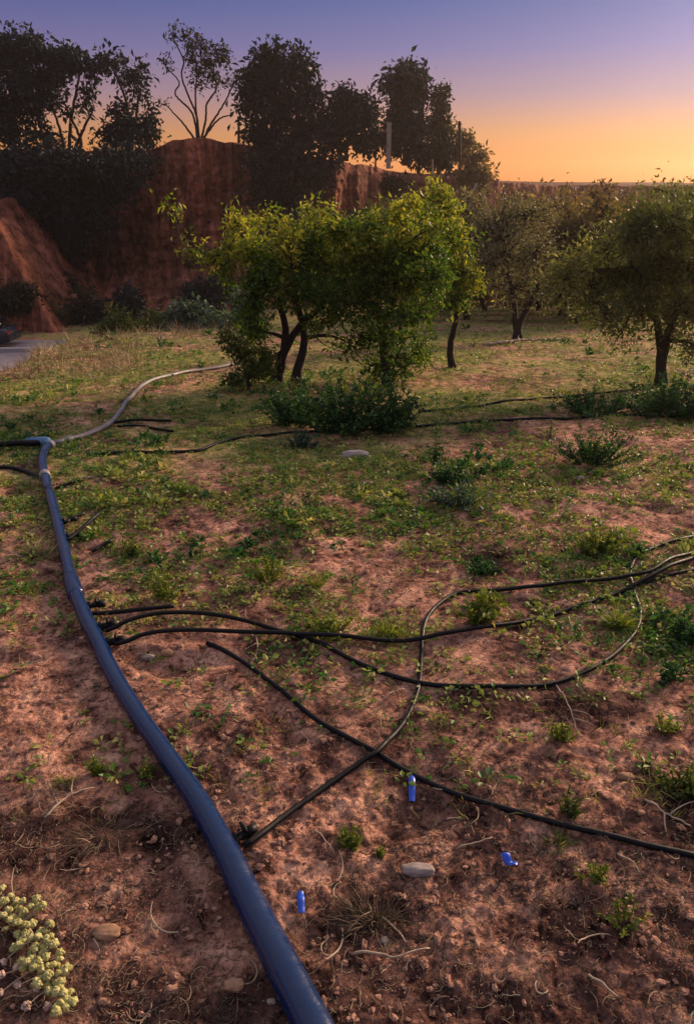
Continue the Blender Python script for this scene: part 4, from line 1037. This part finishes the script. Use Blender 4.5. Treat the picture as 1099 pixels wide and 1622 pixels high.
# ------------------------------------------------------------------ individual weeds
def weed(name, u, v, w, h, ns, mat, label, L=(.015, .03), nl=14, lean=.5, cat='weed', ty='leafy', spread=1.0, group='weeds growing out of the field'):
    c = G(u, v); dep = c[1] * CP + (CAM_H - c[2]) * SP; Wm = w / FPX * dep / 2; Hm = h / FPX * dep
    st = MB(); lf = MB()
    for k in range(ns):
        a = rng.random() * 6.283; rr = rng.random() ** .6
        e = c + np.array([math.cos(a) * Wm * rr, math.sin(a) * Wm * rr * .8, Hm * (1 - .55 * rr ** 2) * rng.uniform(.4, 1.1)])
        b = c + np.array([math.cos(a) * Wm * rr * .35 * spread, math.sin(a) * Wm * .28 * rr * spread, 0]); b[2] = float(gz(b[0], b[1])) - .005
        if ty == 'blade': 
            n = nl; d = unit(np.repeat((e - b)[None], n, 0) + rng.normal(size=(n, 3)) * np.linalg.norm(e - b) * .35)
            blades(lf, b + rng.normal(size=(n, 3)) * [.006, .006, 0], d, rng.uniform(.6, 1.15, n) * np.linalg.norm(e - b), L[0] * .25, np.clip(.45 + rng.normal(size=n) * .22, 0, 1), .9)
            continue
        C = curve_pts(b, e, 6, .12); st.tube(C, np.linspace(.0022, .001, 6) * (1 + dep * .12), 4, cap=False)
        f = .15 + .85 * rng.random(nl); x = f * 5; i0 = np.minimum(x.astype(int), 4); fr = (x - i0)[:, None]
        pos = C[i0] * (1 - fr) + C[i0 + 1] * fr
        d = unit(rng.normal(size=(nl, 3)) * [1, 1, .5] + [0, 0, .45])
        leaves(lf, pos, d, rng.uniform(L[0], L[1], nl), rng.uniform(L[0], L[1], nl) * .45, np.clip(.35 + .25 * rng.normal() + rng.normal(size=nl) * .18, 0, 1), .15)
    loc = tuple(c)
    if ty == 'blade':
        return tag(lf.build(name, mat, None, False, loc), label, cat, group)
    t = thing(name, loc, label, cat, group)
    st.build('stem', mat, t, True, loc); lf.build('foliage', mat, t, False, loc); return t
weed('weed_bush', 465, 676, 130, 88, 54, L_WEED, 'left part of the dark green weed bank in front of the fruit trees', (.03, .06), 22)
weed('weed_bush', 540, 688, 160, 104, 84, L_WEED, 'middle and tallest part of the dark green weed bank', (.03, .06), 22)
weed('weed_bush', 618, 688, 110, 92, 60, L_WEED, 'right end of the dark green weed bank by the hose', (.03, .06), 22)
weed('weed_bush', 475, 708, 70, 34, 22, L_BLUEG, 'small blue-green weed poking out below the weed bank', (.02, .04), 16)
weed('weed_bush', 470, 650, 120, 50, 30, L_WEEDY, 'yellow-green weeds at the foot of the forked trunks', (.03, .05), 16)
weed('weed_bush', 580, 640, 120, 56, 34, L_WEEDY, 'yellow-green weeds at the foot of the dense tree', (.03, .05), 16)
weed('weed_bush', 940, 733, 150, 66, 70, L_WEED, 'wide feathery dark weed on the open ground at right', (.015, .035), 26)
weed('weed_bush', 940, 655, 130, 40, 60, L_WEED, 'low dark weed left of the right-edge trunk', (.025, .05), 18)
weed('weed_bush', 1050, 658, 170, 66, 120, L_WEED, 'dark weed mass round the foot of the right-edge trunk', (.025, .05), 22)
weed('weed_bush', 1120, 662, 120, 70, 60, L_WEED, 'dark weed cut by the right edge', (.025, .05), 20)
weed('tall_weed', 690, 740, 30, 70, 8, L_WEED, 'upright dark weed, the tallest single stem near the middle', (.02, .035), 26)
weed('tall_weed', 867, 700, 14, 46, 3, L_BLUEG, 'thin upright weed left of the wide feathery weed', (.012, .022), 14)
weed('weed', 712, 765, 80, 44, 30, L_WEED, 'leafy green weed right below the upright dark one', (.025, .045), 14)
weed('weed', 725, 800, 120, 36, 30, L_BLUEG, 'spreading blue-green weed near the field centre', (.025, .045), 14)
weed('weed', 770, 900, 80, 32, 26, L_WEED, 'dark green low weed above the long hoses', (.018, .035), 14)
weed('weed', 945, 878, 90, 48, 30, L_WEEDY, 'yellow-green weed under the pale hose bend at right', (.02, .04), 14)
weed('weed', 1010, 880, 40, 20, 8, L_WEED, 'small dark weed beside the hose bundle', (.02, .035), 12)
weed('weed', 762, 985, 84, 50, 22, L_WEEDY, 'broad-leaved pale weed under the hose arch', (.03, .05), 10)
weed('weed', 612, 1000, 90, 46, 12, L_WEEDY, 'grassy yellow tuft behind the long straight hose', (.016, .03), 16, ty='blade')
weed('weed', 520, 1003, 100, 34, 30, L_WEEDY, 'low yellow-green weed touching the long straight hose', (.016, .03), 12)
weed('weed', 425, 925, 70, 48, 20, L_WEEDY, 'small yellow-green weed above the looping hoses', (.014, .03), 12)
weed('weed', 497, 930, 50, 34, 10, L_WEEDY, 'thin grassy tuft right of the small yellow-green weed', (.012, .03), 12, ty='blade')
weed('weed', 262, 945, 54, 58, 22, L_WEEDY, 'upright yellowish weed above the stub hose', (.015, .028), 14)
weed('weed', 208, 875, 50, 44, 18, L_WEEDY, 'yellow weed sprig near the stub hoses', (.014, .026), 12)
weed('weed', 470, 830, 130, 40, 20, L_COVER, 'low pale-leaved weed patch left of centre', (.025, .045), 10)
weed('weed', 978, 990, 64, 50, 22, L_WEEDY, 'bright grassy weed inside the hose loop', (.02, .03), 14, ty='blade')
weed('weed', 1085, 1010, 70, 50, 26, L_WEED, 'dark weed clump at the right edge beside the hose loop', (.02, .035), 14)
weed('weed', 1062, 1078, 70, 40, 16, L_WEED, 'small dark weed at the right edge below the loop', (.015, .03), 12)
weed('weed', 1052, 1155, 46, 30, 14, L_WEEDY, 'tiny green weed on bare soil near the right edge', (.012, .022), 12)
weed('weed', 1078, 1255, 100, 60, 30, L_OLIVE, 'large dull green weed at the right edge', (.014, .028), 18)
weed('weed', 888, 1172, 60, 34, 14, L_WEEDY, 'small yellow-green weed right of the forked twig', (.014, .026), 12)
weed('weed', 900, 1290, 56, 56, 12, L_OLIVE, 'sparse olive weed standing above the diagonal hose', (.012, .024), 12)
weed('weed', 555, 1332, 54, 42, 22, L_WEEDY, 'bright green little weed right of the valve', (.008, .017), 18)
weed('weed', 601, 1347, 26, 22, 9, L_WEEDY, 'tiny weed sprig beside the bright little weed', (.007, .014), 12)
weed('weed', 940, 1402, 56, 40, 12, L_WEEDY, 'bright tuft of weed right of the curled tag', (.010, .02), 12)
weed('weed', 985, 1470, 90, 56, 12, L_WEEDY, 'loose weed near the lower right', (.010, .02), 12)
weed('weed', 157, 1222, 40, 42, 12, L_WEEDY, 'small weed above the dark tuft left of the thick pipe', (.010, .02), 14)
weed('weed', 234, 1226, 36, 34, 10, L_WEEDY, 'small weed touching the left side of the thick pipe', (.010, .018), 14)
weed('weed', 105, 1235, 50, 26, 8, L_WEEDY, 'yellowish grass sprig left of the small weed', (.010, .018), 10, ty='blade')
weed('dry_tuft', 590, 1450, 180, 40, 34, L_DRY, 'tangled dark dry tuft above the pale bent twig', (.010, .02), 10, ty='blade', cat='grass tuft')
weed('dry_tuft', 165, 1320, 200, 34, 18, L_DRY, 'tangled dry tuft in a dark hollow at left', (.008, .016), 8, ty='blade', cat='grass tuft')
weed('dry_tuft', 880, 1350 - 12, 80, 30, 10, L_OLIVE, 'short tuft growing against the diagonal hose', (.010, .02), 10, ty='blade', cat='grass tuft')
weed('dry_tuft', 410, 1000, 70, 34, 8, L_DRY, 'dry grass tuft between the two long hoses', (.008, .016), 8, ty='blade', cat='grass tuft')
weed('dry_tuft', 700, 1160, 120, 36, 12, L_DRY, 'dry scattered tuft right of the rising hose', (.008, .014), 8, ty='blade', cat='grass tuft')
weed('dry_tuft', 930, 1110, 130, 40, 14, L_DRY, 'dry tuft around the dark hollow inside the right field', (.008, .014), 8, ty='blade', cat='grass tuft')
weed('dry_tuft', 60, 880, 110, 40, 16, L_STRAW, 'pale straw tuft left of the narrow pipe section', (.010, .018), 8, ty='blade', cat='grass tuft')

# ------------------------------------------------------------------ pale yellow flower stem, bottom left
M_FLOWER = rnd_mat('pale_yellow_petals', [(0, (0.30, 0.28, 0.09)), (1, (0.52, 0.48, 0.20))], .8, 60, .002)
M_DRYFL = rnd_mat('dry_pink_petals', [(0, (0.38, 0.24, 0.19)), (1, (0.60, 0.44, 0.36))], .85, 60, .002)
def flower_mesh(name, mat, seed):
    r2 = np.random.default_rng(seed); mb = MB()
    for k in range(16):
        a = k * 2.4; el = 1 - (k / 16) * 1.0; d = unit(np.array([math.cos(a) * math.sqrt(1 - el * el + .02), math.sin(a) * math.sqrt(1 - el * el + .02), el]))
        V = I1[0] * (.0042 * (1 + .2 * r2.normal(size=(len(I1[0]), 1)))) * [1, 1, 1.1] + d * .0068 * (1 + .15 * r2.normal())
        mb.add(V, None, I1[1], r2.random())
    o = mb.build(name, mat, None, True); return o
fc = G(60, 1560)
fp = thing('flower_plant', tuple(fc), 'pale yellow cluster of small puffy flowers at bottom left corner', 'flower')
protoA = [flower_mesh('flower', M_FLOWER, 5 + i) for i in range(3)]; protoB = [flower_mesh('dry_flower', M_DRYFL, 15 + i) for i in range(2)]
path = [(-25, 1448), (10, 1458), (40, 1470), (58, 1496), (66, 1522), (74, 1545), (92, 1566), (103, 1592), (100, 1612)]
widths = [42, 40, 40, 34, 36, 30, 22, 16, 8]
stem = MB()
sp = ground_path(path, .004, .02, 1.0); sp[:, 2] += .018
stem.tube(sp, .003, 6)
first = True; spots = []
tries = 0
while len(spots) < 90 and tries < 4000:
    tries += 1
    t = rng.random() * (len(path) - 1.01); i = int(t); f = t - i
    cu = path[i][0] * (1 - f) + path[i + 1][0] * f; cv = path[i][1] * (1 - f) + path[i + 1][1] * f; ww = widths[i] * (1 - f) + widths[i + 1] * f
    u = cu + rng.uniform(-1, 1) * ww; v = cv + rng.uniform(-1, 1) * ww * .6
    if all((u - a) ** 2 + (v - b) ** 2 > 52 for a, b in spots): spots.append((u, v))
used = set()
def put_flower(u, v, protos, s, hh):
    k = rng.integers(0, len(protos)); p = protos[k]
    o = p if p.name not in used else p.copy()
    if p.name in used: COL.objects.link(o)
    used.add(p.name)
    c = G(u, v); j = int(np.argmin(np.linalg.norm(sp[:, :2] - c[:2], axis=1)))
    pos = np.array([c[0], c[1], c[2] + hh])
    o.parent = fp; o.location = tuple(pos - fc); o.rotation_euler = (rng.uniform(-.7, .7), rng.uniform(-.7, .7), rng.random() * 6.28); o.scale = (s,) * 3
    stem.tube(curve_pts(sp[j], pos, 4, .1), [.0016, .0015, .0014, .0012], 5, cap=False)
for u, v in spots: put_flower(u, v, protoA, rng.uniform(.75, 1.15), rng.uniform(.015, .04))
for u, v in [(8, 1530), (28, 1538), (5, 1552), (30, 1566), (60, 1572), (76, 1598), (88, 1606), (45, 1600), (2, 1580)]: put_flower(u, v, protoB, rng.uniform(.7, 1.0), .014)
stem.build('stem', M_TWIG, fp, True, tuple(fc))

# ------------------------------------------------------------------ posts, pole, car
M_CONC = rnd_mat('pale_post', [(0, (0.22, 0.19, 0.18)), (1, (0.36, 0.32, 0.30))], .9, 6, .02)
def post(u, v0, v1, y, w, mat, name, label, cat, rnd=True):
    a = W(u, v1, y); b = W(u, v0, y); mb = MB()
    if rnd: mb.tube(np.array([a - [0, 0, .3], (a + b) / 2 + [.02, 0, 0], b]), [w, w * .95, w * .85], 10)
    else:
        mb.box((a + b) / 2, (w * 2, w * 2, abs(b[2] - a[2]) + .4)); mb.box(b + [0, 0, .22], (w * 2.3, w * 2.3, .08))
    tag(mb.build(name, mat, None, rnd, tuple(a)), label, cat)
post(615.5, 201, 262, 56.2, .15, M_CONC, 'stone_post', 'pale square concrete post standing on the cliff edge', 'post', False)
post(594.5, 232, 262, 57.2, .07, M_BARKP, 'wooden_post', 'short dim post left of the pale concrete post', 'post')
post(727.5, 192, 280, 59.0, .12, M_BARK, 'pole', 'thin dark pole against the orange sky at the cliff end', 'pole')
post(378, 184, 226, 58.5, .10, M_BARK, 'wooden_post', 'short black post on the cliff crest beside the thin bare tree', 'post')
post(684.5, 252, 275, 57.5, .06, M_CONC, 'wooden_post', 'small pale stake under the cone-shaped tree', 'post')
mb = MB(); c = W(103, 419, 54.0); mb.box(c, (.36, .03, .22)); mb.tube(np.array([c + [0, .03, -1.6], c + [0, .03, .1]]), .03, 6)
tag(mb.build('marker_sign', rnd_mat('white_paint', [(0, (.75, .75, .75)), (1, (.8, .8, .8))], .5), None, False, tuple(c)), 'tiny blank white sign on a stake under the left cliff', 'sign')

def car():
    M_BODY = plastic('dark_car_paint', (0.010, 0.013, 0.030), .22, .12, (0.08, 0.08, 0.10)); M_GLS, nt, bs = new_mat('car_glass')
    bs.inputs['Base Color'].default_value = (.01, .012, .016, 1); bs.inputs['Roughness'].default_value = .06
    M_TYRE = rnd_mat('tyre_rubber', [(0, (.012, .012, .012)), (1, (.02, .02, .02))], .9)
    M_RIM, nt, bs = new_mat('rim_metal'); bs.inputs['Base Color'].default_value = (.4, .4, .42, 1); bs.inputs['Metallic'].default_value = .8; bs.inputs['Roughness'].default_value = .35
    M_LAMP, nt, bs = new_mat('tail_lamp_red'); bs.inputs['Base Color'].default_value = (.25, .01, .01, 1); bs.inputs['Roughness'].default_value = .2
    yc = 39.0; xr = W(28, 550, yc)[0]; Lc = 4.3; x0 = xr - Lc
    z0 = float(base_z(xr - 2, yc)) + .17
    loc = (x0 + Lc / 2, yc, z0)
    t = thing('parked_car', loc, 'dark blue car cut by the left edge, parked on the road', 'car')
    def prof(pts, ws, name, mat):
        # closed side profile swept across the width with a slimmer outer edge (tumblehome)
        pts = np.array(pts, float); n = len(pts); cen = pts.mean(0); rows_ = []
        for yy, s in ws: rows_.append(np.stack([cen[0] + (pts[:, 0] - cen[0]) * s, np.full(n, yy), cen[1] + (pts[:, 1] - cen[1]) * s], 1))
        V = np.vstack(rows_) + [x0, yc, z0]; q = []
        for k in range(len(ws) - 1):
            for i in range(n): q.append([k * n + i, k * n + (i + 1) % n, (k + 1) * n + (i + 1) % n, (k + 1) * n + i])
        mb = MB(); V = np.vstack([V, V[:n].mean(0), V[-n:].mean(0)]); T = []
        for i in range(n): T.append([len(V) - 2, (i + 1) % n, i]); T.append([len(V) - 1, (len(ws) - 1) * n + i, (len(ws) - 1) * n + (i + 1) % n])
        mb.add(V, q, T); return mb.build(name, mat, t, True, loc)
    body = [(.05, .30), (0, .55), (.05, .78), (.9, .92), (1.3, .96), (3.5, .98), (4.15, .92), (4.28, .7), (4.3, .42), (4.2, .26), (3.9, .22), (3.0, .20), (1.4, .20), (.4, .22)]
    prof(body, [(-.86, .93), (-.83, .985), (-.6, 1), (.6, 1), (.83, .985), (.86, .93)], 'body', M_BODY)
    prof([(1.05, .93), (1.75, 1.36), (2.1, 1.42), (3.1, 1.42), (3.6, 1.30), (4.0, .93)], [(-.74, .88), (-.70, .97), (.70, .97), (.74, .88)], 'cabin_glass', M_GLS)
    prof([(1.72, 1.36), (2.1, 1.43), (3.1, 1.43), (3.62, 1.32), (3.55, 1.28), (1.8, 1.31)], [(-.72, .96), (-.6, 1.01), (.6, 1.01), (.72, .96)], 'roof', M_BODY)
    for cx in (.85, 3.45):
        for s in (-1, 1):
            c = np.array([x0 + cx, yc + s * .78, z0 + .31]); mb = MB(); mb.tube(np.array([c - [0, .1, 0], c - [0, .08, 0], c + [0, .08, 0], c + [0, .1, 0]]), [.29, .31, .31, .29], 24)
            w = mb.build('wheel', M_TYRE, t, True, loc); m2 = MB(); m2.tube(np.array([c + [0, s * .095, 0], c + [0, s * .115, 0]]), [.2, .17], 18); r_ = m2.build('rim', M_RIM, w, True, loc); r_.location = (0, 0, 0)
    for s in (-1, 1):
        mb = MB(); mb.box((x0 + 4.24, yc + s * .66, z0 + .74), (.10, .28, .14)); mb.build('tail_light', M_LAMP, t, False, loc)
        mb = MB(); mb.box((x0 + .06, yc + s * .62, z0 + .66), (.10, .30, .14)); mb.build('headlight', M_RIM, t, False, loc)
    mb = MB(); mb.box((x0 + 4.26, yc, z0 + .40), (.10, 1.5, .16)); mb.build('bumper', M_BODY, t, False, loc)
car()

# ------------------------------------------------------------------ evening air
hm = bpy.data.materials.new('evening_haze'); hm.use_nodes = True
hn = hm.node_tree; hn.nodes.remove(hn.nodes['Principled BSDF'])
pv = hn.nodes.new('ShaderNodeVolumePrincipled')
pv.inputs['Color'].default_value = (0.95, 0.80, 0.72, 1); pv.inputs['Density'].default_value = 0.00050; pv.inputs['Anisotropy'].default_value = 0.72
hn.links.new(pv.outputs[0], hn.nodes['Material Output'].inputs['Volume'])
mb = MB(); mb.box((0, 205, 2.3), (1700, 450, 20.0)); hz = mb.build('haze', hm); hz['kind'] = 'stuff'
